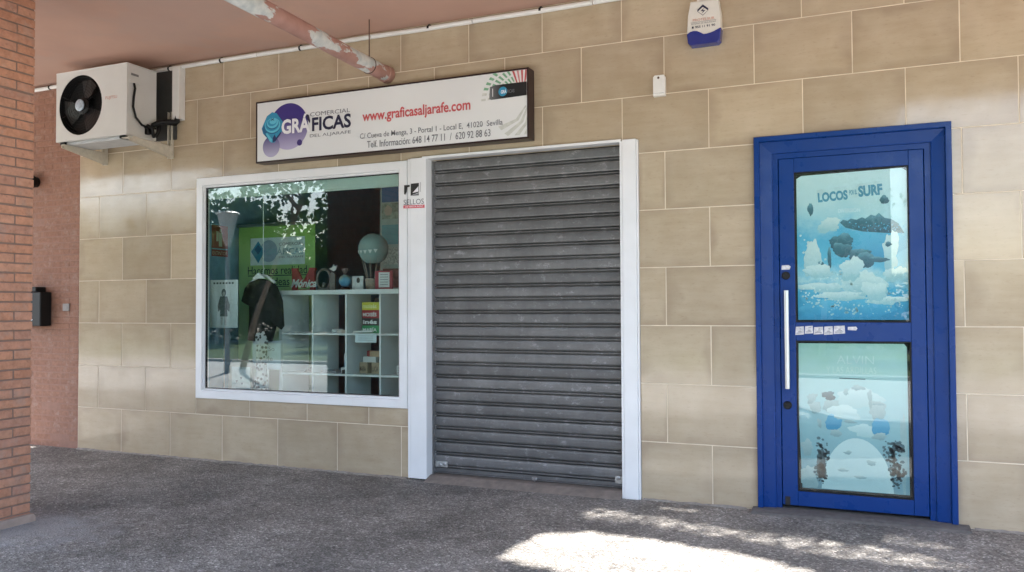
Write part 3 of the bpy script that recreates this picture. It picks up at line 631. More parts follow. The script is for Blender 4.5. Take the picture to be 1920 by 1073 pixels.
# ------------------------------------------------------------------ air conditioner
ac = thing('air_conditioner', (-4.08, -.29, 2.80), 'white outdoor air conditioner unit with round black fan on wall brackets', 'air conditioner')
ACW = mat('ivory casing', (.66, .665, .64), .42, var=.05, scale=5)
ax_0, ax_1, af, ab, z0, z1 = -4.517, -3.652, -.45, -.13, 2.832, 3.445; fx, fz, frr = -4.212, 3.142, .266
b = B()   # casing: front plate with a round hole
n = 48; sq = []
for i in range(n):
    a = 2*math.pi*i/n; ca, sa = math.cos(a), math.sin(a)
    dx = (ax_1-fx) if ca > 0 else (fx-ax_0); dz = (z1-fz) if sa > 0 else (fz-z0)
    t = min(dx/abs(ca) if abs(ca) > 1e-6 else 9, dz/abs(sa) if abs(sa) > 1e-6 else 9); sq.append((fx+t*ca, fz+t*sa))
for cxn, czn in ((ax_0, z0), (ax_0, z1), (ax_1, z0), (ax_1, z1)):
    i = min(range(n), key=lambda q: (sq[q][0]-cxn)**2+(sq[q][1]-czn)**2); sq[i] = (cxn, czn)
vo = [b.bm.verts.new((p[0], af, p[1])) for p in sq]; vi = [b.bm.verts.new((fx+frr*math.cos(2*math.pi*i/n), af, fz+frr*math.sin(2*math.pi*i/n))) for i in range(n)]
vk = [b.bm.verts.new((p[0], ab, p[1])) for p in sq]
for i in range(n):
    j = (i+1) % n; b.bm.faces.new((vo[i], vo[j], vi[j], vi[i])); b.bm.faces.new((vo[i], vk[i], vk[j], vo[j]))
b.bm.faces.new(vk); b.build('casing', ACW, ac)
B().box(ax_0-.003, ax_1+.003, af-.003, ab+.002, z1+.0005, z1+.012, .003).build('top_cover', ACW, ac)
B().box(ax_1+.0005, ax_1+.003, af+.012, ab-.004, z0+.006, z1-.004).build('side_panel', ACW, ac)
B().lathe((fx, af, fz), [(frr*.998, .003), (frr*.97, .09), (frr*.9, .095)], 48, 'Y', False).build('fan_ring', BLACK, ac, True)
fd = B().disc(fx, fz, frr*1.01, af+.09, n=48).build('fan_shroud', BLACK, ac)
fan = B().lathe((fx-.01, af+.03, fz), [(.075, .04), (.075, 0), (.055, -.012), (.02, -.016)], 32, 'Y').build('fan_hub', BLACK, ac, True)
for k_ in range(3):
    a = R(75+120*k_); b = B(); vv = []
    for (r_, da, y) in ((.06, -.35, .0), (.14, -.62, -.004), (.235, -.55, -.006), (.242, -.1, .006), (.235, .45, .028), (.15, .5, .032), (.06, .5, .03)): vv.append(b.bm.verts.new((fx-.01+r_*math.cos(a+da), af+.035+y, fz+r_*math.sin(a+da))))
    b.bm.faces.new(vv); b.build('fan_blade', mat('charcoal fan plastic', (.016, .016, .017), .35), ac)
gr = B()
for i in range(9):
    rr = .05+.0245*i; n_ = 44; gr.tube([(fx+rr*math.cos(2*math.pi*q/n_), af+.004, fz+rr*math.sin(2*math.pi*q/n_)) for q in range(n_+1)], .0013, 4, False)
for i in range(8): a = R(22.5+45*i); gr.tube([(fx+.045*math.cos(a), af+.005, fz+.045*math.sin(a)), (fx+frr*math.cos(a), af+.005, fz+frr*math.sin(a))], .0016, 4, False)
gr.build('fan_guard', BLACK, ac)
B().lathe((fx-.012, af+.004, fz), [(.052, .004), (.052, -.006), (.044, -.010), (.01, -.012)], 32, 'Y').build('fan_badge', mat('silver badge', (.42, .50, .58), .35, var=.3, scale=60), ac, True)
text('FUJITSU', -3.905, -3.765, 3.150, 3.185, af-.0008, mat('faded red badge ink', (.55, .33, .27), .5), ac, bold=.02)
B().box(ax_1+.003, ax_1+.006, -.41, -.33, 3.355, 3.375, .001).build('hand_slot', mat('slot shadow grey', (.2, .2, .2), .6), ac)
B().box(ax_1+.003, ax_1+.014, -.425, -.315, 3.285, 3.31, .003).build('terminal_cover', ACW, ac)
B().box(ax_0+.08, ax_1-.10, af+.03, ab-.03, z0-.028, z0-.0005, .006).build('base_pan', mat('grey base pan', (.45, .47, .48), .5), ac)
for xx in (-4.45, -3.72):
    for yy in (-.42, -.17): B().box(xx-.03, xx+.03, yy-.02, yy+.02, 2.806, z0-.0003, .004).build('rubber_foot', BLACK, ac)
cb = B().tube([(ax_1+.012, -.385, 3.285), (ax_1+.03, -.39, 3.24), (ax_1+.022, -.395, 3.17), (ax_1+.02, -.40, 3.08), (ax_1+.03, -.38, 2.99), (ax_1+.035, -.32, 2.935), (ax_1+.035, -.24, 2.925), (ax_1+.05, -.18, 2.93)], .010, 10)
tag(cb.build('power_cable', BLACK, smooth=True), 'thin black cable looping down the side of the air conditioner', 'cable')
hs = B().tube([(ax_1+.02, -.20, 2.93), (ax_1+.05, -.21, 2.955), (ax_1+.09, -.17, 2.985), (ax_1+.12, -.11, 2.995), (-3.50, -.055, 2.995), (-3.487, -.05, 3.01), (-3.484, -.05, 3.06)], [.018, .022, .024, .026, .027, .026, .022], 12)
hs.tube([(ax_1+.005, -.25, 2.93), (ax_1+.04, -.26, 2.94), (ax_1+.07, -.24, 2.92), (ax_1+.06, -.22, 2.87), (ax_1+.05, -.20, 2.85)], .016, 10); hs.tube([(ax_1+.02, -.17, 2.87), (ax_1+.05, -.18, 2.86), (ax_1+.07, -.17, 2.90), (ax_1+.06, -.15, 2.96)], .016, 10)
hs.box(ax_1+.004, ax_1+.05, -.265, -.225, 2.865, 2.92, .006)
tag(hs.build('refrigerant_hose', BLACK, smooth=True), 'thick black insulated hoses beside the air conditioner', 'hose')
for xx, lab in ((-4.445, 'cream steel bracket under the left end of the air conditioner'), (-3.70, 'cream steel bracket under the right end of the air conditioner')):
    bk = thing('wall_bracket', (xx, 0, 2.69), lab, 'bracket', 'air conditioner brackets')
    dxx = .105 if xx > -4 else .03
    b = B(); b.box(xx+dxx-.022, xx+dxx+.022, -.008, -.002, 2.69, 3.11, .001); b.box(xx+dxx-.022, xx+dxx-.018, -.035, -.008, 2.69, 3.11); b.box(xx+dxx+.018, xx+dxx+.022, -.035, -.008, 2.69, 3.11); b.build('rail', CREAM, bk)
    b = B()
    for s in (-.019, .015): b.xprism([(-.46, 2.800), (-.46, 2.775), (-.012, 2.695), (-.012, 2.8045)], xx+dxx+s, xx+dxx+s+.004)
    b.box(xx+dxx-.019, xx+dxx+.019, -.46, -.012, 2.8, 2.8048); b.build('arm', CREAM, bk)
    if dxx > .05: B().box(xx-.02, xx+dxx+.019, -.44, -.40, 2.8052, 2.812).build('cross_plate', CREAM, bk); B().box(xx-.02, xx+dxx+.019, -.19, -.15, 2.8052, 2.812).build('cross_plate', CREAM, bk)
    for z in (2.74, 3.06): B().lathe((xx+dxx, -.009, z), [(.009, 0), (.009, -.006)], 6, 'Y').build('bolt', STEEL, bk)
tk = thing('cable_trunking', (-3.485, -.04, 3.03), 'vertical white plastic cable cover on the wall beside the air conditioner', 'trunking')
B().box(-3.528, -3.444, -.072, -.0012, 3.03, 3.505, .004).build('cover', PVC, tk); B().box(-3.531, -3.441, -.014, -.0008, 3.026, 3.507, .002).build('base_strip', PVC, tk)
tag(B().box(-3.80, -3.534, -.012, -.0008, 2.86, 3.50, .002).build('shade_sheet', mat('dark shade sheet', (.05, .052, .05), .6)), 'dark shade sheet standing in for the shadow on the wall behind the air conditioner', 'panel')  # thin dark sheet put where the wall is only in shadow

# ------------------------------------------------------------------ conduit under the ceiling
cdt = thing('ceiling_conduit', (-2, -.03, 3.49), 'white plastic conduit clipped along the wall under the ceiling', 'conduit')
xs = [-6.8, -5.15, -3.6, -2.6, -1.45, -.55, .4, 1.6, 2.9, 4.2]
for a, b_ in zip(xs, xs[1:]): B().tube([(a+.004, -.03, 3.505+random.uniform(-.003, .003)), ((a+b_)/2, -.032, 3.504+random.uniform(-.005, .003)), (b_-.004, -.03, 3.505+random.uniform(-.003, .003))], .0185, 14).build('conduit_length', PVC, cdt, True)
for a in (-5.15, -3.6, -3.0, -2.15, -.93, .0, .9, 1.9):
    b = B().tube([(a-.009, -.03, 3.505), (a+.009, -.03, 3.505)], .0215, 14); b.box(a-.008, a+.008, -.028, .0, 3.516, 3.534); b.build('clip', BLACK, cdt, True)
# ------------------------------------------------------------------ peeling drain pipe
def peel():
    k = N('peeling pink pipe paint').set(Roughness=.6); p = k.world()
    n1 = k.noise(p, 3.6, 7, .6, (1.4, .55, 1.4)); f = k.ramp(n1, [(.485, g(0)), (.50, g(1))])
    pink = k.ramp(k.noise(p, 9, 5), [(.3, (.36, .19, .155)), (.7, (.47, .27, .225))]); white = k.ramp(k.noise(p, 14, 5, .6), [(.35, (.46, .50, .50)), (.6, (.66, .67, .64))])
    c = k.mix(f, pink, white); k.col(c); k.bump(k.math('SUBTRACT', 1., f), .6, .003); return k.m
dp_ = thing('drain_pipe', (-1.29, -1.2, 3.14), 'round pink drain pipe with peeling paint running out from the wall', 'pipe')
B().tube([(-1.318, -.03, 3.188), (-1.31, -.5, 3.19), (-1.29, -1.2, 3.197), (-1.268, -2.46, 3.21)], .060, 28).build('pipe', peel(), dp_, True)
B().lathe((-1.318, 0, 3.188), [(.068, -.001), (.068, -.06), (.0605, -.066)], 28, 'Y').build('wall_collar', mat('faded pink collar', (.40, .22, .18), .6, var=.15), dp_, True)
rd = thing('pipe_hanger', (-1.385, -.28, 3.2), 'thin rusty rod hanging the pink drain pipe from the ceiling', 'hanger')
RUST = mat('rusty wire', (.10, .055, .04), .8)
B().tube([(-1.312, -.28, 3.544), (-1.312, -.28, 3.25)], .0045, 8).build('rod', RUST, rd); B().tube([(-1.314+.0625*math.cos(a), -.28, 3.189+.0625*math.sin(a)) for a in [2*math.pi*i/24 for i in range(25)]], .0035, 6, False).build('strap', RUST, rd)

# ------------------------------------------------------------------ alarm box, sensor, sticker
al = thing('alarm_box', (1.185, 0, 3.09), 'white and blue wall alarm box above the tiled wall between shutter and door', 'alarm box')
out_ = [(1.098, 3.385), (1.283, 3.385), (1.297, 3.28), (1.299, 3.18), (1.290, 3.105), (1.275, 3.088), (1.098, 3.088), (1.081, 3.105), (1.073, 3.18), (1.080, 3.29)]
def bulge(outl, y0, y1, ins=.014):
    b = B(); cxm = sum(p[0] for p in outl)/len(outl); czm = sum(p[1] for p in outl)/len(outl)
    ls = [[b.bm.verts.new((cxm+(p[0]-cxm)*s, y, czm+(p[1]-czm)*s)) for p in outl] for y, s in ((y0, 1), (y1+ins, 1), (y1+.004, .985), (y1, .95))]
    for a, c_ in zip(ls, ls[1:]):
        for i in range(len(outl)): b.bm.faces.new((a[i], a[(i+1) % len(outl)], c_[(i+1) % len(outl)], c_[i]))
    b.bm.faces.new(ls[0][::-1]); b.bm.faces.new(ls[-1]); return b
bulge(out_, -.001, -.075).build('housing', mat('aged white alarm plastic', (.70, .68, .63), .35, var=.04), al)
skt = [(1.0715, 3.165)]+[(1.0715+.2285*t, 3.165+.016*math.sin(t*math.pi*2+.4)*(1 if t < .5 else 1)-.012*math.exp(-((t-.5)/.12)**2)+.012*t) for t in (.1, .2, .3, .4, .5, .6, .7, .8, .9)]+[(1.300, 3.182), (1.2915, 3.104), (1.2758, 3.0865), (1.0972, 3.0865), (1.0795, 3.104)]
bulge(skt, -.001, -.079, .012).build('blue_skirt', mat('blue alarm plastic', (.02, .035, .22), .2), al)
YA = -.0765
text('PROTELSUR', 1.115, 1.258, 3.245, 3.262, YA, mat('alarm red ink', (.55, .22, .15), .5), al); B().flat([(1.10, 3.238), (1.27, 3.2385), (1.27, 3.2405), (1.10, 3.240)], YA).build('rule', GREY, al)
text('SISTEMAS DE SEGURIDAD', 1.103, 1.268, 3.224, 3.234, YA, GREY, al); text('955 11 91 90', 1.13, 1.262, 3.198, 3.214, YA, INK, al, bold=.02); B().box(1.108, 1.120, YA-.0003, YA+.0005, 3.199, 3.213).build('phone_mark', INK, al)
AX, AZ = 1.182, 3.318
for i in range(4):
    pass
B().flat([(AX-.036, AZ+.004), (AX, AZ+.036), (AX+.036, AZ+.004), (AX+.036, AZ-.010), (AX, AZ+.019), (AX-.036, AZ-.010)], YA).build('emblem', INK, al)
B().flat([(AX+.010, AZ+.012), (AX-.016, AZ-.008), (AX+.002, AZ-.010), (AX-.010, AZ-.026), (AX+.018, AZ-.006), (AX+.0, AZ-.003)], YA).build('emblem', INK, al)
for s in (-1, 1): B().flat([(AX+s*.036, AZ-.008), (AX+s*.033, AZ-.008), (AX, AZ-.036), (AX, AZ-.040)], YA).build('emblem', INK, al)
tag(B().box(1.135, 1.225, -.03, -.001, 3.388, 3.543, .004).build('alarm_conduit', PVC), 'short white cable cover above the alarm box', 'trunking')
se = thing('door_sensor', (.871, 0, 2.78), 'small white sensor box on the tiles right of the shutter top', 'sensor')
bulge([(.840, 2.925), (.902, 2.925), (.913, 2.912), (.913, 2.80), (.829, 2.80), (.829, 2.912)], -.001, -.036, .006).build('cover', PVC, se); bulge([(.829, 2.7985), (.913, 2.7985), (.913, 2.781), (.829, 2.781)], -.001, -.032, .004).build('base', PVC, se)
B().lathe((.868, -.036, 2.905), [(.008, .002), (.008, -.002), (.005, -.003)], 16, 'Y').build('lens', mat('brown lens', (.10, .06, .04), .3), se)
sk = thing('stamp_sticker', (-1.07, -.035, 2.11), 'small black and red paper sticker on the white post', 'sticker')
YK = -.0352
B().flat([(-1.158, 2.108), (-.968, 2.103), (-.968, 2.128), (-1.158, 2.131)], YK).build('red_band', mat('red sticker', (.62, .12, .15), .5), sk); text('DE VENTA AQUI', -1.14, -.985, 2.111, 2.124, YK-.0005, WINK, sk, bold=.01)
text('SELLOS', -1.155, -.975, 2.135, 2.176, YK, GREY, sk)
BK = mat('black sticker ink', (.015, .015, .015), .5)
B().flat([(-1.150, 2.290), (-1.100, 2.290), (-1.100, 2.275), (-1.120, 2.272), (-1.128, 2.235), (-1.140, 2.215), (-1.150, 2.220)], YK).build('stamp_print', BK, sk)
B().flat([(-1.092, 2.205), (-1.090, 2.298), (-1.018, 2.300), (-1.018, 2.225)], YK).build('stamp_print', BK, sk); B().flat([(-1.075, 2.225), (-1.022, 2.275), (-1.022, 2.232)], YK-.0005).build('stamp_print', WINK, sk)
B().flat([(-1.092, 2.203), (-1.018, 2.203), (-1.018, 2.221), (-1.092, 2.204)], YK).build('stamp_print', GREY, sk); B().flat([(-1.01, 2.23), (-1.002, 2.23), (-1.0, 2.305), (-1.008, 2.305)], YK).build('stamp_print', mat('pale grey print', (.5, .5, .52), .5), sk)
# things on the pink wall
mb = thing('mail_box', (-5.29, 0, 1.166), 'black wall box with small white mark on the pink brick wall', 'box')
B().box(-5.44, -5.14, -.12, .0008, 1.168, 1.50, .008).build('body', BLACK, mb); B().box(-5.37, -5.22, -.11, .0008, 1.501, 1.55, .006).build('lid', BLACK, mb); B().disc(-5.275, 1.232, .03, -.1212, .010).build('white_mark', WINK, mb)
fx_ = thing('round_fixture', (-5.40, 0, 2.52), 'small black round fixture high on the pink brick wall', 'fixture')
B().lathe((-5.37, .002, 2.59), [(.05, 0), (.055, -.03), (.075, -.07), (.075, -.085), (.05, -.095)], 24, 'Y').build('dome', BLACK, fx_, True)
swt = thing('wall_switch', (-4.93, 0, 1.315), 'small grey square switch plate on the pink brick wall', 'switch')
B().box(-4.972, -4.888, -.014, .001, 1.314, 1.386, .003).build('plate', mat('grey switch plastic', (.30, .28, .27), .5), swt); B().box(-4.955, -4.905, -.018, -.0142, 1.33, 1.37, .002).build('rocker', MT['grey switch plastic'], swt)

# ------------------------------------------------------------------ inside the shop
def st_(name, b, m_): return tag(b.build(name, m_, org=(0, 0, 0)), kind='structure')
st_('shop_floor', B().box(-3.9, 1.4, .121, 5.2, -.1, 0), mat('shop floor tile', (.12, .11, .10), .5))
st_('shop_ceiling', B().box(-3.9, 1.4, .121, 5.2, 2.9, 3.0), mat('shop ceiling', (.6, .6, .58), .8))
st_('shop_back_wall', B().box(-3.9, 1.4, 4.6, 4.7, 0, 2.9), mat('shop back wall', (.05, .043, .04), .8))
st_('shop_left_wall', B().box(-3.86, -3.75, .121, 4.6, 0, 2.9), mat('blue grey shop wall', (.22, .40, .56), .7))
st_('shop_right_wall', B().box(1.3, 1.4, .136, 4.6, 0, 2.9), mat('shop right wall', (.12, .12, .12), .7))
tag(B().box(-2.06, -.98, 1.06, 1.12, 0, 2.9).build('partition_panel', mat('pale green partition', (.38, .47, .45), .7)), 'pale partition panel covered with prints behind the balloon lamp', 'partition')
tag(B().box(-3.72, -1.0, .121, .43, .0, .535, .004).build('display_plinth', mat('white display plinth', (.62, .64, .64), .6)), 'low white display plinth just behind the shop window', 'plinth')
bl = thing('roller_blind', (-2.2, .06, 2.32), 'pale green roller blind rolled down a little at the window top', 'blind')
BLIND = mat('pale green blind', (.50, .60, .55), .8, var=.05)
B().box(-3.23, -1.16, .062, .066, 2.318, 2.56).build('fabric', BLIND, bl); B().box(-3.23, -1.16, .056, .072, 2.302, 2.3175, .003).build('bottom_bar', BLIND, bl)
sh = thing('cube_shelf', (-2.02, .64, 0), 'white open cube shelf unit standing behind the shop window', 'shelf')
SW = mat('white shelf laminate', (.70, .73, .72), .5, var=.03); XS = [-2.735, -2.385, -2.03, -1.68, -1.325]; ZS = [.02, .385, .742, 1.10]
B().box(-2.755, -1.305, .45, .84, 1.452, 1.492, .002).build('top_board', SW, sh); B().box(-2.755, -1.305, .45, .84, .0, .038, .002).build('bottom_board', SW, sh)
for x in (XS[0], XS[4]): B().box(x-.02, x+.02, .451, .84, .0385, 1.4515, .002).build('side_board', SW, sh)
for x in XS[1:4]: B().box(x-.008, x+.008, .453, .84, .0385, 1.4515).build('divider', SW, sh)
for z in ZS[1:]:
    for a, b_ in zip(XS, XS[1:]): B().box(a+(.0205 if a == XS[0] else .0085), b_-(.0205 if b_ == XS[4] else .0085), .4545, .84, z-.008, z+.008).build('shelf_board', SW, sh)
TOPZ = 1.492
# green banner
bn = thing('banner', (-3.24, 1.0, 0), 'light green roll-up banner with logo and slogan inside the shop', 'banner')
B().box(-3.71, -2.765, .998, 1.002, .10, 2.155).build('sheet', grad('lime banner print', (.36, .62, .16), (.66, .80, .58), 2, .3, .95), bn); B().box(-3.73, -2.745, .985, 1.02, 2.155, 2.185, .004).build('top_rail', ALU, bn); B().box(-3.73, -2.745, .92, 1.08, .0005, .10, .01).build('foot', ALU, bn)
B().flat([(-3.56, 1.765), (-2.885, 1.765), (-2.885, 2.04), (-3.56, 2.04)], .9972).build('printed_box', mat('banner pale box', (.74, .85, .85), .6), bn)
B().flat([(-3.55, 1.905), (-3.46, 2.01), (-3.38, 1.905), (-3.46, 1.785)], .9965).build('printed_emblem', TEAL[0], bn); B().flat([(-3.51, 1.925), (-3.46, 1.975), (-3.415, 1.925), (-3.46, 1.875)], .9960).build('printed_emblem', TEAL[2], bn); B().disc(-3.33, 1.905, .11, .9968, .11).build('printed_disc', mat('banner lilac', (.36, .46, .56), .6), bn)
text('COMERCIAL', -3.20, -2.90, 1.955, 1.985, .996, GREY, bn); text('GRÁFICAS', -3.36, -2.90, 1.865, 1.945, .996, mat('banner pale blue', (.30, .48, .54), .6), bn, bold=.02); text('DEL ALJARAFE', -3.20, -2.90, 1.825, 1.85, .996, GREY, bn)
text('Hacemos realidad', -3.59, -2.86, 1.672, 1.752, .996, INK, bn); B().flat([(-3.59, 1.655), (-2.86, 1.655), (-2.86, 1.663), (-3.59, 1.663)], .996).build('underline', INK, bn)
text('tus ideas', -3.46, -3.07, 1.56, 1.638, .996, INK, bn); B().flat([(-3.46, 1.545), (-3.07, 1.545), (-3.07, 1.552), (-3.46, 1.552)], .996).build('underline', INK, bn)
# extinguisher sign on the blue wall
es = thing('extinguisher_sign', (-3.745, .78, 1.85), 'red fire extinguisher sign on the blue shop wall', 'sign')
RS = mat('sign red', (.30, .03, .035), .5)
B().box(-3.7498, -3.747, .66, .88, 1.93, 2.16).build('plate', RS, es); B().box(-3.7498, -3.747, .66, .88, 1.85, 1.918).build('plate', RS, es)
b = B(); b.box(-3.7469, -3.746, .755, .80, 1.95, 2.09); b.box(-3.7469, -3.746, .765, .79, 2.095, 2.125); b.box(-3.7469, -3.746, .72, .75, 2.0, 2.10); b.build('symbol', mat('sign cream', (.55, .5, .42), .5), es)
o = text('EXTINTOR', .67, .87, 1.865, 1.90, 0, MT['sign cream'], None)
o.data.transform(Matrix.Rotation(R(90), 4, 'Z')); o.data.transform(Matrix.Translation((-3.7462, 0, 0)) ); o.parent = es; o.location = -wo(es)
# poster of a person by the left end of the window
gp = thing('photo_poster', (-3.12, .15, .535), 'white poster of a standing person at the left of the display window', 'poster')
B().box(-3.285, -2.965, .150, .153, 1.16, 1.588).build('sheet', poster_mat('photo poster print', [(.0, (.40, .46, .46)), (.5, (.52, .57, .57)), (1, (.62, .66, .66))], 14, .6), gp)
B().box(-3.13, -3.12, .154, .162, .5355, 1.40).build('stand', ALU, gp)
FG = mat('printed figure grey', (.09, .11, .11), .6, var=.5, scale=60); FS = mat('printed figure pale', (.36, .36, .34), .6, var=.3, scale=60)
B().disc(-3.125, 1.472, .026, .1494, .036).build('printed_figure', FG, gp)
B().flat([(-3.165, 1.44), (-3.085, 1.44), (-3.055, 1.36), (-3.06, 1.30), (-3.085, 1.32), (-3.08, 1.26), (-3.17, 1.26), (-3.165, 1.32), (-3.19, 1.30), (-3.195, 1.36)], .1492).build('printed_figure', FG, gp)
for x in (-3.148, -3.105): B().flat([(x-.015, 1.26), (x+.015, 1.26), (x+.011, 1.18), (x-.011, 1.18)], .1492).build('printed_figure', FS, gp)
B().disc(-3.125, 1.462, .014, .1488, .02).build('printed_figure', FS, gp)
for i in range(7): B().flat([(-3.245+.035*i, 1.55), (-3.222+.035*i, 1.55), (-3.222+.035*i, 1.567), (-3.245+.035*i, 1.567)], .1492).build('printed_caption', FG, gp)
# black shirt on a hanger
ts = thing('t_shirt', (-2.82, .30, 1.03), 'black t-shirt hanging on a white hanger in the display window', 't-shirt')
def cloth(outl, name, m_, parent, y, dy=.05, seedv=0):
    b = B(); n_ = len(outl); cxm = sum(p[0] for p in outl)/n_; czm = sum(p[1] for p in outl)/n_; ls = []
    for s, yo in ((0.35, -dy), (.75, -dy*.8), (.97, -dy*.3), (1, 0), (.97, dy*.3), (.75, dy*.8), (.35, dy)):
        ls.append([b.bm.verts.new((cxm+(p[0]-cxm)*s, y+yo+.012*math.sin(p[0]*34+seedv+s*3), czm+(p[1]-czm)*s)) for p in outl])
    for a, c_ in zip(ls, ls[1:]):
        for i in range(n_): b.bm.faces.new((a[i], a[(i+1) % n_], c_[(i+1) % n_], c_[i]))
    b.bm.faces.new(ls[0][::-1]); b.bm.faces.new(ls[-1]); return b.build(name, m_, parent, True)
CLOTH = mat('black cotton', (.012, .011, .012), .85, var=.3, scale=20, bump=.4)
cloth([(-2.86, 1.60), (-2.96, 1.575), (-3.02, 1.52), (-3.05, 1.40), (-2.985, 1.36), (-2.97, 1.42), (-2.965, 1.25), (-2.985, 1.04), (-2.85, 1.025), (-2.70, 1.035), (-2.66, 1.20), (-2.665, 1.30), (-2.61, 1.14), (-2.575, 1.17), (-2.60, 1.40), (-2.66, 1.53), (-2.76, 1.59)], 'body', CLOTH, ts, .30)
hg = B().tube([(-2.96, .30, 1.56), (-2.86, .30, 1.615), (-2.81, .30, 1.63), (-2.76, .30, 1.615), (-2.68, .30, 1.56)], .012, 8); hg.tube([(-2.81, .30, 1.63), (-2.81, .30, 1.67), (-2.80, .30, 1.69), (-2.81, .30, 1.70), (-2.81, .30, 2.9)], .0035, 6); hg.prism([(-2.88, 1.598), (-2.81, 1.65), (-2.74, 1.598)], .235, .25)
tag(hg.build('clothes_hanger', mat('white hanger plastic', (.72, .74, .72), .5)), 'white plastic hanger holding the black t-shirt', 'hanger')
pg = thing('patterned_scarf', (-2.74, .20, .58), 'black and white patterned scarf hanging below the t-shirt', 'scarf')
kk = N('patterned cloth').set(Roughness=.9); vv_ = kk.n('TexVoronoi', i_Scale=34); kk.l(kk.world(), vv_.inputs['Vector']); kk.col(kk.ramp(vv_.outputs['Distance'], [(.35, (.03, .03, .03)), (.5, (.45, .45, .44))]))
cloth([(-2.80, 1.11), (-2.72, 1.13), (-2.68, 1.05), (-2.70, .85), (-2.67, .62), (-2.79, .56), (-2.83, .60), (-2.79, .80)], 'cloth', kk.m, pg, .20, .02, 2)
sc2 = thing('price_card', (-2.81, .36, .535), 'white card standing behind the hanging t-shirt', 'card')
B().box(-2.98, -2.66, .36, .364, .78, 1.04).build('card', mat('bluish white card', (.55, .62, .66), .6), sc2); B().box(-2.83, -2.80, .3645, .374, .5355, .95).build('stand', ALU, sc2)
text('So', -2.80, -2.73, .945, .985, .359, GREY, sc2); text('Me', -2.84, -2.75, .855, .90, .359, GREY, sc2)
hc = thing('heart_card', (-3.06, .28, .535), 'white card with three small hearts in a beige holder', 'card')
B().prism([(-3.21, .536), (-2.93, .536), (-2.935, .80), (-2.97, .86), (-3.16, .86), (-3.20, .80)], .30, .34).build('holder', mat('beige card holder', (.46, .42, .36), .7), hc)
B().box(-3.16, -2.95, .292, .2985, .54, .80).build('card', mat('white card', (.66, .70, .70), .6), hc)
for x, z in ((-3.10, .67), (-3.05, .70), (-3.04, .65)): B().flat([(x, z-.014), (x+.014, z+.004), (x+.008, z+.012), (x, z+.005), (x-.008, z+.012), (x-.014, z+.004)], .2912).build('heart', GREY, hc)
# on top of the shelf
ml = thing('letter_m', (-2.60, .60, TOPZ), 'red wooden letter M with a white script name', 'ornament')
mx, mz, mw, mh = -2.725, TOPZ, .25, .205
M_RED = mat('red wood letter', (.36, .05, .06), .6)
B().prism([(mx+u*mw, mz+v*mh) for u, v in ((0, 0), (.2, 0), (.2, .62), (.44, .12), (.56, .12), (.80, .62), (.80, 0), (1, 0), (1, 1), (.80, 1), (.5, .40), (.2, 1), (0, 1))], .595, .62).build('letter', M_RED, ml)
for u in (-.02, .78): B().box(mx+u*mw, mx+(u+.26)*mw, .594, .621, mz+mh-.02, mz+mh+.004).build('serif', M_RED, ml)
B().box(mx, mx+mw, .5935, .6, mz, mz+.012).build('serif', M_RED, ml)
text('Mónica', mx-.01, mx+mw+.03, mz+.03, mz+.105, .591, mat('white script', (.66, .68, .67), .6), ml, shear=.4, bold=.03)
of = thing('oval_ornament', (-2.34, .60, TOPZ), 'dark oval ornament frame with a small white dove', 'ornament')
DWOOD = mat('grey carved frame', (.16, .15, .14), .7, var=.4, scale=60); b = B(); n_ = 28
b.tube([(-2.37+.075*math.cos(2*math.pi*i/n_), .60, TOPZ+.10+.092*math.sin(2*math.pi*i/n_)) for i in range(n_+1)], .012, 8, False); b.box(-2.44, -2.30, .58, .62, TOPZ+.0005, TOPZ+.016, .003); b.build('frame', DWOOD, of, True)
B().prism([(-2.305, TOPZ+.0005), (-2.245, TOPZ+.0005), (-2.245, TOPZ+.14), (-2.275, TOPZ+.17), (-2.305, TOPZ+.15)], .592, .608).build('post', DWOOD, of)
B().prism([(-2.315, TOPZ+.195), (-2.285, TOPZ+.185), (-2.265, TOPZ+.172), (-2.24, TOPZ+.185), (-2.225, TOPZ+.225), (-2.25, TOPZ+.212), (-2.262, TOPZ+.235), (-2.278, TOPZ+.205)], .595, .607).build('dove', mat('white plaster', (.66, .68, .67), .6), of)
B().ball((-2.37, .60, TOPZ+.045), .026, 1.1, 2).build('figurine', DWOOD, of, True)
gb_ = thing('globe_gift', (-2.14, .60, TOPZ), 'blue globe ball wrapped in clear film with a bow', 'ornament')
B().ball((-2.14, .60, TOPZ+.082), .056).build('globe', poster_mat('globe print', [(.3, (.06, .24, .40)), (.6, (.14, .40, .54)), (.8, (.34, .42, .36))], 22, 1.2), gb_, True); B().lathe((-2.14, .6, TOPZ), [(.045, .0005), (.045, .02), (.02, .03)], 20).build('stand', BLACK, gb_)
B().lathe((-2.14, .6, TOPZ+.132), [(.018, 0), (.010, .015), (.034, .05), (.028, .065), (.012, .06)], 14).build('bow', mat('wrap film', (.18, .16, .16), .3, var=.5, scale=60), gb_)
pc = thing('photo_card', (-2.005, .60, TOPZ), 'small photo card with a dark haired figure', 'card')
B().box(-2.065, -1.948, .600, .604, TOPZ+.0005, TOPZ+.122).build('card', mat('pale photo card', (.58, .60, .60), .6, var=.2, scale=30), pc); B().box(-2.02, -2.0, .6045, .65, TOPZ+.0005, TOPZ+.01).build('easel', BLACK, pc)
B().disc(-2.0, TOPZ+.085, .018, .5993, .026).build('printed_figure', BK, pc); B().flat([(-2.035, TOPZ+.01), (-1.97, TOPZ+.01), (-1.99, TOPZ+.062), (-2.015, TOPZ+.062)], .5992).build('printed_figure', mat('white print', (.7, .7, .7), .6), pc)
ba = thing('balloon_lamp', (-1.85, .62, TOPZ), 'pale green hot air balloon ornament with wicker basket', 'ornament')
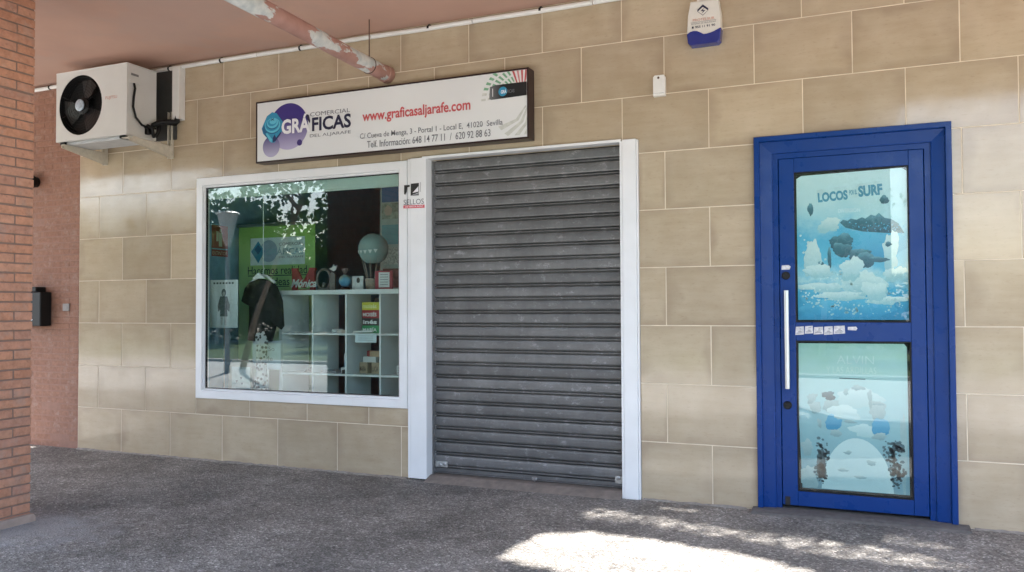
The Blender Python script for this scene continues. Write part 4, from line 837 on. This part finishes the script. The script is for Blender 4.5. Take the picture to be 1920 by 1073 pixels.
env = B().lathe((-1.853, .62, 1.86), [(.002, .136), (.046, .127), (.087, .103), (.119, .062), (.133, .011), (.128, -.042), (.108, -.088), (.078, -.118), (.055, -.130)], 36).build('envelope', mat('pale sage paper', (.27, .38, .36), .65, var=.08, scale=6), ba, True)
for i in range(6): a = R(-150+20*i); b = B(); q = Vector((-1.853+.130*math.cos(a), .62+.130*math.sin(a), 0)); t_ = Vector((-math.sin(a), math.cos(a), 0))*.018; nn = Vector((math.cos(a), math.sin(a), 0))*.006; zz = 1.845-.010*math.sin(math.pi*i/5); b.bm.faces.new([b.bm.verts.new(q+nn-t_+Vector((0, 0, zz))), b.bm.verts.new(q+nn+t_+Vector((0, 0, zz))), b.bm.verts.new(q+nn+Vector((0, 0, zz-.034)))]); b.build('pennant', mat('white pennant', (.74, .76, .74), .6), env)
b = B()
for i in range(10): a = 2*math.pi*i/10; b.tube([(-1.853+.104*math.cos(a), .62+.104*math.sin(a), 1.77), (-1.862+.05*math.cos(a), .62+.05*math.sin(a), TOPZ+.095)], .0018, 5)
b.build('strings', mat('pale cord', (.50, .46, .40), .8), ba)
B().lathe((-1.862, .62, TOPZ), [(.052, .0005), (.064, .05), (.066, .098), (.06, .10)], 24).build('basket', mat('wicker', (.30, .25, .20), .8, var=.4, scale=90), ba)
rf = thing('framed_note', (-1.72, .58, TOPZ), 'red framed white note at the right end of the shelf top', 'frame')
B().box(-1.812, -1.632, .578, .592, TOPZ+.0005, TOPZ+.165, .003).build('frame', mat('red note frame', (.34, .04, .06), .5), rf); B().box(-1.772, -1.662, .5765, .5779, TOPZ+.018, TOPZ+.150).build('paper', mat('note paper', (.64, .68, .68), .6), rf)
for i in range(5): B().flat([(-1.757, TOPZ+.04+.022*i), (-1.677, TOPZ+.04+.022*i), (-1.677, TOPZ+.045+.022*i), (-1.757, TOPZ+.045+.022*i)], .576).build('printed_line', GREY, rf)
# prints pinned to the partition
def pinned(x0, x1, z0, z1, m_, lab, y=1.056, extra=None):
    t = thing('pinned_print', ((x0+x1)/2, y, z0), lab, 'print', 'prints pinned to the partition'); B().box(x0, x1, y, y+.002, z0, z1).build('sheet', m_, t)
    for (pts, mm) in (extra or []): B().flat(pts, y-.001).build('printed_shape', mm, t)
pinned(-2.04, -1.60, 2.33, 2.47, mat('deep blue print', (.03, .14, .30), .6), 'blue print pinned at the top of the partition')
pinned(-2.04, -1.86, 2.17, 2.32, mat('family photo print', (.30, .36, .30), .6, var=.6, scale=24), 'photo print of a face pinned below the blue print', extra=[(blob(-1.97, 2.25, .04, .05, seed=4), mat('face print', (.50, .40, .33), .6))])
pinned(-1.85, -1.60, 2.13, 2.42, mat('dark photo print', (.16, .17, .13), .6, var=.6, scale=24), 'darker photo print pinned at the partition edge', 1.053)
pinned(-2.04, -1.62, 1.93, 2.115, mat('teal print', (.12, .34, .38), .6), 'plain teal print pinned at the middle of the partition')
pinned(-2.04, -1.80, 1.74, 1.90, mat('dotted print', (.42, .46, .43), .6, var=.6, scale=50), 'pale print with small dark marks behind the balloon lamp')
pinned(-2.03, -1.80, 1.52, 1.70, mat('red photo print', (.24, .10, .09), .6, var=.6, scale=30), 'reddish print pinned low behind the balloon lamp')
# shelf contents
def blk(name, lab, cat, x0, x1, y0, y1, z0, z1, m_, lettering=None, lm=None, group=None, bev=.002, bold=.03):
    t = thing(name, ((x0+x1)/2, (y0+y1)/2, z0), lab, cat, group); B().box(x0, x1, y0, y1, z0+.0005, z1, bev).build('body', m_, t)
    if lettering: text(lettering, x0+(x1-x0)*.05, x0+(x1-x0)*.80, z0+(z1-z0)*.22, z0+(z1-z0)*.78, y0-.0008, lm, t, bold=bold)
    return t
s1 = ZS[3]+.008; s2 = ZS[2]+.008; s3 = ZS[1]+.008; WT = mat('white box lettering', (.74, .74, .72), .6)
bx = ((-1.935, -1.742), (.56, .70)); GR = 'name boxes stacked on the shelf'
blk('name_box', 'green name box at the bottom of the stack', 'box', bx[0][0], bx[0][1], *bx[1], s1, s1+.066, mat('green box', (.03, .27, .10), .5), 'MARÍA', WT, GR)
blk('name_box', 'black name box second from the bottom of the stack', 'box', bx[0][0]+.003, bx[0][1], *bx[1], s1+.066, s1+.131, mat('black box', (.02, .02, .022), .5), 'inés', WT, GR)
blk('name_box', 'red name box third from the bottom of the stack', 'box', bx[0][0], bx[0][1]-.003, *bx[1], s1+.131, s1+.203, mat('red box', (.36, .02, .03), .5), 'MOISÉS', WT, GR)
blk('name_box', 'yellow name box on top of the stack', 'box', bx[0][0], bx[0][1]-.002, *bx[1], s1+.203, s1+.272, mat('yellow box', (.58, .55, .05), .5), 'moisés', mat('pale yellow lettering', (.72, .70, .35), .5), GR)
blk('black_case', 'small black case lying on top of the yellow name box', 'case', -1.83, -1.745, .60, .70, s1+.272, s1+.31, BLACK)
b = B().tube([(-1.985, .50, s1+.012), (-1.80, .52, s1+.018)], .009, 10); tag(b.build('white_marker', WT), 'white marker lying in front of the name boxes', 'marker')
nt_ = thing('shelf_note', (-1.82, .444, 1.03), 'white paper note hanging from the shelf edge below the name boxes', 'note')
B().box(-1.93, -1.712, .4460, .4485, 1.03, 1.108).build('paper', mat('white note paper', (.62, .70, .72), .6), nt_)
for i in range(3): B().flat([(-1.90, 1.05+.018*i), (-1.745, 1.05+.018*i), (-1.745, 1.053+.018*i), (-1.90, 1.053+.018*i)], .4452).build('printed_line', GREY, nt_)
KR = mat('kraft box', (.38, .30, .20), .8); G2 = 'kraft boxes on the middle shelf'
blk('kraft_box', 'left kraft box at the bottom of the small pile', 'box', -1.955, -1.873, .55, .63, s2, s2+.10, KR, 'MARÍA', BK, G2, bold=.01); blk('kraft_box', 'right kraft box at the bottom of the small pile', 'box', -1.83, -1.745, .55, .63, s2, s2+.10, KR, 'LUCÍA', BK, G2, bold=.01)
blk('white_box', 'white box lying across the two kraft boxes', 'box', -1.925, -1.79, .56, .63, s2+.10, s2+.15, mat('white carton', (.56, .56, .52), .7)); blk('wooden_box', 'wooden box on top of the small pile', 'box', -1.858, -1.745, .565, .63, s2+.15, s2+.20, mat('pale wood', (.40, .28, .17), .7)); blk('red_box', 'red box on top of the small pile beside the wooden box', 'box', -1.91, -1.862, .60, .63, s2+.15, s2+.20, mat('small red box', (.30, .03, .03), .6))
mg = thing('photo_mug', (-2.10, .60, s2+.0505), 'white mug printed with a blue portrait on the middle shelf', 'mug')
B().lathe((-2.10, .60, s2+.05), [(.04, .001), (.042, .008), (.042, .118), (.040, .12), (.038, .118), (.038, .02)], 28).build('cup', poster_mat('blue mug print', [(.3, (.06, .18, .30)), (.5, (.34, .46, .54)), (.7, (.62, .66, .68))], 26, 1.4), mg, True)
b = B().tube([(-2.06, .60, s2+.145), (-2.03, .60, s2+.135), (-2.025, .60, s2+.11), (-2.035, .60, s2+.085), (-2.06, .60, s2+.075)], .006, 8); b.build('handle', WT, mg, True)
blk('mug_box', 'flat white box under the photo mug', 'box', -2.15, -2.05, .55, .66, s2, s2+.05, mat('white mug box', (.60, .62, .64), .6)); blk('grey_tray', 'flat grey tray on the middle shelf', 'tray', -2.33, -2.17, .50, .66, s2, s2+.022, mat('grey tray', (.22, .23, .25), .5))
blk('camera_case', 'small dark case at the right of the photo mug', 'case', -2.085, -2.045, .47, .53, s2, s2+.035, BLACK)
b = B().tube([(-2.22, .52, s1+.018), (-2.17, .60, s1+.018)], .017, 14); tag(b.build('paper_roll', WT), 'short white paper roll on the upper shelf', 'roll')
blk('white_packet', 'small pale packet on the upper shelf', 'packet', -2.16, -2.10, .50, .58, s1, s1+.028, mat('pale packet', (.52, .50, .46), .7)); blk('brown_packet', 'small brown packet on the upper shelf', 'packet', -2.095, -2.045, .55, .62, s1, s1+.05, mat('brown packet', (.14, .09, .06), .7)); blk('pale_packet', 'beige block beside the brown packet on the upper shelf', 'packet', -2.09, -2.045, .47, .54, s1, s1+.028, mat('beige packet', (.42, .36, .30), .7))
pr_ = thing('dark_wedge', (-2.50, .60, s2), 'black triangular display wedge on the left middle shelf', 'wedge'); B().prism([(-2.56, s2+.0005), (-2.40, s2+.0005), (-2.40, s2+.09), (-2.52, s2+.02)], .55, .70).build('body', BLACK, pr_)
dm = thing('domino_block', (-1.555, .56, s2), 'small white upright block with dots on the right middle shelf', 'block'); B().box(-1.575, -1.545, .55, .57, s2+.0005, s2+.08, .003).build('body', WT, dm)
for i in range(3): B().disc(-1.56, s2+.02+.02*i, .004, .5492).build('dot', BK, dm)
tag(B().ball((-1.49, .56, s2+.016), .0155, 1, 2).build('white_ball', WT, smooth=True), 'tiny white ball on the right middle shelf', 'ball')
blk('folded_paper', 'folded white paper on the lowest visible shelf', 'paper', -1.86, -1.76, .50, .62, s3, s3+.02, WT)

# ------------------------------------------------------------------ outdoors, seen in the reflections; its trees shade the arcade
MAIN = [(.338, -1.571), (.363, -1.265), (.42, -1.031), (.653, -.937), (1.065, -.946), (1.547, -1.048), (1.874, -1.197), (2.6, -1.5), (3.2, -1.75), (3.2, -2.7), (2.2, -2.15), (1.139, -1.725), (.746, -1.658), (.555, -1.627)]  # floor outlines kept sunlit: leaves whose shadow lands here are dropped
PART = [[(.425, -.607), (.464, -.338), (.716, -.329), (1.32, -.477), (1.781, -.515), (2.335, -.615), (2.761, -.79), (2.511, -.937), (1.967, -.946), (1.518, -.818), (.87, -.659), (.574, -.686)], [(2.18, -.353), (2.351, -.284), (2.632, -.451), (2.57, -.56), (2.205, -.539)], [(.719, -.204), (.949, -.10), (1.255, -.16), (1.217, -.244), (.944, -.252)]]
STRIP = [(-16, -7.4), (9, -8.4), (9, -4.7), (-16, -4.7)]
def inside(pts, poly):
    x, y = pts[:, 0], pts[:, 1]; r_ = np.zeros(len(x), bool); n_ = len(poly)
    for i in range(n_):
        (x0, y0), (x1, y1) = poly[i], poly[(i+1) % n_]
        if y0 == y1: continue
        c_ = ((y0 > y) != (y1 > y)) & (x < (x1-x0)*(y-y0)/(y1-y0)+x0); r_ ^= c_
    return r_
SV = np.array(SUN)
def grow(poly, d):
    cx_ = sum(q[0] for q in poly)/len(poly); cy_ = sum(q[1] for q in poly)/len(poly); o_ = []
    for i, q in enumerate(poly):
        a, c_ = poly[i-1], poly[(i+1) % len(poly)]; t = Vector((c_[0]-a[0], c_[1]-a[1])).normalized(); nrm = Vector((t.y, -t.x)); nrm = nrm if nrm.dot(Vector((q[0]-cx_, q[1]-cy_))) > 0 else -nrm
        o_.append((q[0]+nrm.x*d, q[1]+nrm.y*d))
    return o_
MAINB = grow(MAIN, .055)
def lit_filter(p):
    gnd = p[:, :2]-p[:, 2:3]*(SV[:2]/SV[2])
    kill = inside(gnd, MAINB) | (inside(gnd, STRIP) & (rng.random(len(p)) < .93))
    for q in PART: kill |= inside(gnd, q)
    return ~kill
def leaf_mesh(name, pos, size, mt, parent, ratio=.6):
    n_ = len(pos); d = rng.normal(size=(n_, 3)); d /= np.linalg.norm(d, axis=1)[:, None]
    e = rng.normal(size=(n_, 3)); e -= d*(d*e).sum(1)[:, None]; e /= np.linalg.norm(e, axis=1)[:, None]
    sz = size*(.7+.6*rng.random(n_))[:, None]; nrm = np.cross(d, e)
    v = np.stack([pos-d*sz*.5, pos+e*sz*ratio*.5+nrm*sz*.06, pos+d*sz*.5, pos-e*sz*ratio*.5+nrm*sz*.06], 1).reshape(-1, 3)-np.array(wo(parent))
    me = bpy.data.meshes.new(name); me.vertices.add(len(v)); me.vertices.foreach_set('co', v.ravel()); me.loops.add(4*n_); me.loops.foreach_set('vertex_index', np.arange(4*n_, dtype=np.int32))
    me.polygons.add(n_); me.polygons.foreach_set('loop_start', np.arange(0, 4*n_, 4, dtype=np.int32)); me.update(); me.validate()
    return link(name, me, mt, parent)
def crown_points(c_, rad, n_, clumps, spread):
    u = rng.normal(size=(clumps, 3)); u /= np.linalg.norm(u, axis=1)[:, None]; cc = np.array(c_)+u*(rng.random((clumps, 1))**.45)*np.array(rad)
    p = cc[rng.integers(0, clumps, n_)]+rng.normal(size=(n_, 3))*spread; return p
def tree(label, base, trunk, crown_c, crown_r, n_, clumps, size, mt, spread=.45, extra=None, name='tree', group='trees outside the arcade', filt=True, barkm=BARK, r0=.14):
    t = thing(name, base, label, 'tree', group); b = B(); path = [Vector(p) for p in trunk]; k_ = len(path)
    b.tube(path, [r0*(1-.55*i/(k_-1)) for i in range(k_)], 12)
    for i in range(7):
        a = rng.uniform(0, 6.28); tip = Vector(crown_c)+Vector((math.cos(a)*crown_r[0]*.7, math.sin(a)*crown_r[1]*.7, crown_r[2]*rng.uniform(-.3, .7))); s = path[-1].lerp(path[-2], rng.uniform(0, .7)); mid = s.lerp(tip, .5)+Vector((rng.uniform(-.2, .2), rng.uniform(-.2, .2), rng.uniform(0, .3)))
        b.tube([s, mid, tip], [r0*.36, r0*.22, r0*.06], 8)
    b.build('trunk', barkm, t, True)
    p = crown_points(crown_c, crown_r, n_, clumps, spread)
    if extra is not None and len(extra): p = np.concatenate([p, extra])
    p = p[p[:, 2] > 2.75] if filt else p[p[:, 2] > .5]
    if filt: p = p[lit_filter(p)]
    leaf_mesh('crown', p, size, mt, t); return t
# extra leaves added along the sun rays to shade the arcade floor
n_ = 80000; gp_ = np.stack([rng.uniform(-5.2, 4.2, n_), rng.uniform(-4.85, -.05, n_)], 1); zz = rng.uniform(3.9, 6.6, n_); zz += .35*np.sin(gp_[:, 0]*1.7)+.3*np.sin(gp_[:, 1]*2.3)
shade_leaves = np.concatenate([gp_+zz[:, None]*(SV[:2]/SV[2]), zz[:, None]], 1)
spots = [(-6.6, -7.6), (-3.2, -7.2), (.2, -7.8)]; dist = np.stack([np.hypot(shade_leaves[:, 0]-x, shade_leaves[:, 1]-y) for x, y in spots], 1); own = dist.argmin(1)
labs = ['leafy street tree in front of the left end of the arcade', 'leafy street tree in front of the display window', 'leafy street tree in front of the blue door']
NEAR = []
for i, (x, y) in enumerate(spots):
    NEAR.append(tree(labs[i], (x, y, -.006), [(x, y, -.05), (x+.05, y, 1.3), (x+.1*(i-1), y+.1, 2.6), (x+.15, y, 3.9)], (x, y, 5.3), (2.1, 1.9, 1.5), 5000, 60, .15, LEAF, extra=shade_leaves[own == i]))
sp = []
for q, od in zip(PART, (1.75, 2.1, 1.8)):
    q_ = np.array(q); lo_, hi_ = q_.min(0), q_.max(0); c_ = int((hi_-lo_).prod()*1500*od)
    gg = np.stack([rng.uniform(lo_[0], hi_[0], c_), rng.uniform(lo_[1], hi_[1], c_)], 1); gg = gg[inside(gg, q)]; z_ = rng.uniform(4.2, 6.8, len(gg)); sp.append(np.concatenate([gg+z_[:, None]*(SV[:2]/SV[2]), z_[:, None]], 1))
leaf_mesh('dimming_sprigs', np.concatenate(sp), .05, LEAF, NEAR[1])  # small leaves added over the faint stripes to dim the sun there
PALE = mat('pale smooth bark', (.50, .47, .42), .8, var=.2, scale=6)
tree('pale trunked leaning tree on the paving near the lawn', (-10.4, -8.6, 0), [(-10.4, -8.6, -.05), (-10.0, -8.6, 1.2), (-9.3, -8.5, 2.5), (-8.6, -8.4, 3.6)], (-8.8, -8.6, 4.5), (2.1, 1.8, 1.5), 6500, 60, .14, LEAF, barkm=BARK, r0=.075)
far = [(-19.5, -17.6, 3.4, 'slender young tree on the far edge of the lawn'), (-13.2, -16.2, 3.0, 'olive coloured young tree on the lawn'), (-24.0, -16.0, 4.2, 'broad tree at the left end of the lawn'), (-5.5, -16.8, 4.8, 'round lawn tree across from the shop window'), (1.2, -17.2, 4.2, 'lawn tree across from the blue door'), (18.5, -15.5, 5.0, 'tall lawn tree at the right end of the lawn')]
for i, (x, y, h, lab) in enumerate(far):
    tree(lab, (x, y, .03), [(x, y, -.02), (x+.1, y, h*.35), (x-.05, y+.05, h*.6)], (x, y, h*.85), (h*.36, h*.36, h*.32), 4200, 40, .15, LEAF2 if i % 2 == 0 else LEAF, .25, group='trees on the lawn', filt=False, barkm=PALE, r0=.09)
yu = thing('yucca_plant', (-15.6, -17.8, .03), 'spiky grey green yucca plant on the lawn', 'plant'); b = B()
for i in range(46):
    a = rng.uniform(0, 6.28); el = rng.uniform(.3, 1.45); ln = rng.uniform(1.1, 1.7); d_ = Vector((math.cos(a)*math.cos(el), math.sin(a)*math.cos(el), math.sin(el))); o_ = Vector((-15.6, -17.8, .6+rng.uniform(0, .5))); s_ = Vector((-math.sin(a), math.cos(a), 0))*.05
    q = [o_-s_, o_+s_, o_+d_*ln*.6+s_*.8, o_+d_*ln+Vector((0, 0, -.1)), o_+d_*ln*.6-s_*.8]; b.bm.faces.new([b.bm.verts.new(v) for v in q])
b.build('leaves', LEAF2, yu, keepn=True); B().tube([(-15.6, -17.8, 0), (-15.6, -17.8, 1.1)], [.12, .09], 10).build('stem', PALE, yu)
lp = thing('street_lamp', (-9.95, -7.65, 0), 'grey pedestrian street lamp with funnel shaped glass head', 'street lamp')
B().tube([(-9.95, -7.65, -.006), (-9.95, -7.65, .5), (-9.95, -7.65, 2.62)], [.065, .05, .04], 16).build('post', mat('grey lamp post', (.30, .32, .34), .5), lp, True)
B().lathe((-9.95, -7.65, 2.62), [(.05, 0), (.07, .05), (.21, .66), (.20, .66), (.06, .06)], 28).build('glass_funnel', mat('frosted lamp glass', (.62, .66, .68), .3), lp, True); B().lathe((-9.95, -7.65, 3.285), [(.245, 0), (.25, .02), (.18, .06), (.03, .08)], 28).build('cap', PVC, lp, True)
hb_ = thing('apartment_block', (-6, -38, -.1), 'pale apartment block across the road with rows of windows', 'building')
WB = mat('pale render', (.62, .58, .52), .85); B().box(-24, 3.4, -40, -32, -.1, 9.6).build('wall', WB, hb_); B().box(-24.3, 3.7, -40.3, -31.7, 9.6, 10.0).build('roof', WB, hb_)
wg = mat('dark window pane', (.05, .06, .07), .1); wf = mat('window frame white', (.7, .7, .7), .5)
for fl in range(3):
    for i in range(8):
        x = -22.3+3.05*i; z = 1.0+3.0*fl
        f_ = B(); f_.box(x-.08, x+1.38, -32, -31.9, z-.08, z+1.48); f_ = f_.build('window', wf, hb_); B().box(x, x+1.3, -31.905, -31.88, z, z+1.4).build('pane', wg, f_)

for i, (x, y, h) in enumerate((a_, b_, c_*.72) for a_, b_, c_ in [(-40, -23, 9), (-33.5, -22, 8), (-28, -24, 9.5), (-22.5, -22.5, 8.5), (-17.5, -24, 9), (-12.5, -22.5, 8.2), (-7, -23.5, 9), (-2, -22.6, 8), (18, -23.5, 8.6), (23, -22.5, 9)]):
    tree(['tall dense tree across the road', 'dense dark tree beyond the far kerb', 'broad dense tree screening the apartment block'][i % 3]+', number %s from the left' % ['one', 'two', 'three', 'four', 'five', 'six', 'seven', 'eight', 'nine', 'ten'][i], (x, y, -.1), [(x, y, -.15), (x, y, h*.2), (x, y, h*.45)], (x, y, h*.5), (3.1, 2.0, h*.45), 6500, 90, .34, LEAF, .5, group='dense trees across the road', filt=False, r0=.2)

hd_ = thing('hedge', (-9, -21.8, -.1), 'dense clipped green hedge along the far side of the road', 'hedge')
pts_ = np.stack([rng.uniform(-45, 22, 26000), rng.uniform(-22.4, -21.2, 26000), rng.uniform(0, 2.3, 26000)], 1); leaf_mesh('foliage', pts_, .26, LEAF, hd_)
# broken mortar fillet where wall and floor meet
fm = mat('crumbling base mortar', (.27, .245, .22), .95, var=.3, scale=25, bump=.8)
for (x0, x1, lab) in ((-4.76, -1.14, 'thin crumbling mortar fillet at the wall base below the display window'), (.73, 1.42, 'thin crumbling mortar fillet at the wall base between shutter and door'), (2.73, 6.0, 'thin crumbling mortar fillet at the wall base right of the blue door')):
    b = B(); n_ = int((x1-x0)/.035); rows = []
    for i in range(n_+1):
        x = x0+(x1-x0)*i/n_; wd = .012+.014*random.random()+.012*max(0, math.sin(x*4.1+1)); h = .006+.008*random.random()
        rows.append([b.bm.verts.new((x, -.0008, .0)), b.bm.verts.new((x, -.0008, h)), b.bm.verts.new((x, -wd*.6, h*.6)), b.bm.verts.new((x, -wd, .0))])
    for a, c_ in zip(rows, rows[1:]):
        for k_ in range(4): b.bm.faces.new((a[k_], a[(k_+1) % 4], c_[(k_+1) % 4], c_[k_]))
    b.bm.faces.new(rows[0]); b.bm.faces.new(rows[-1][::-1])
    tag(b.build('mortar_fillet', fm), lab, 'mortar')
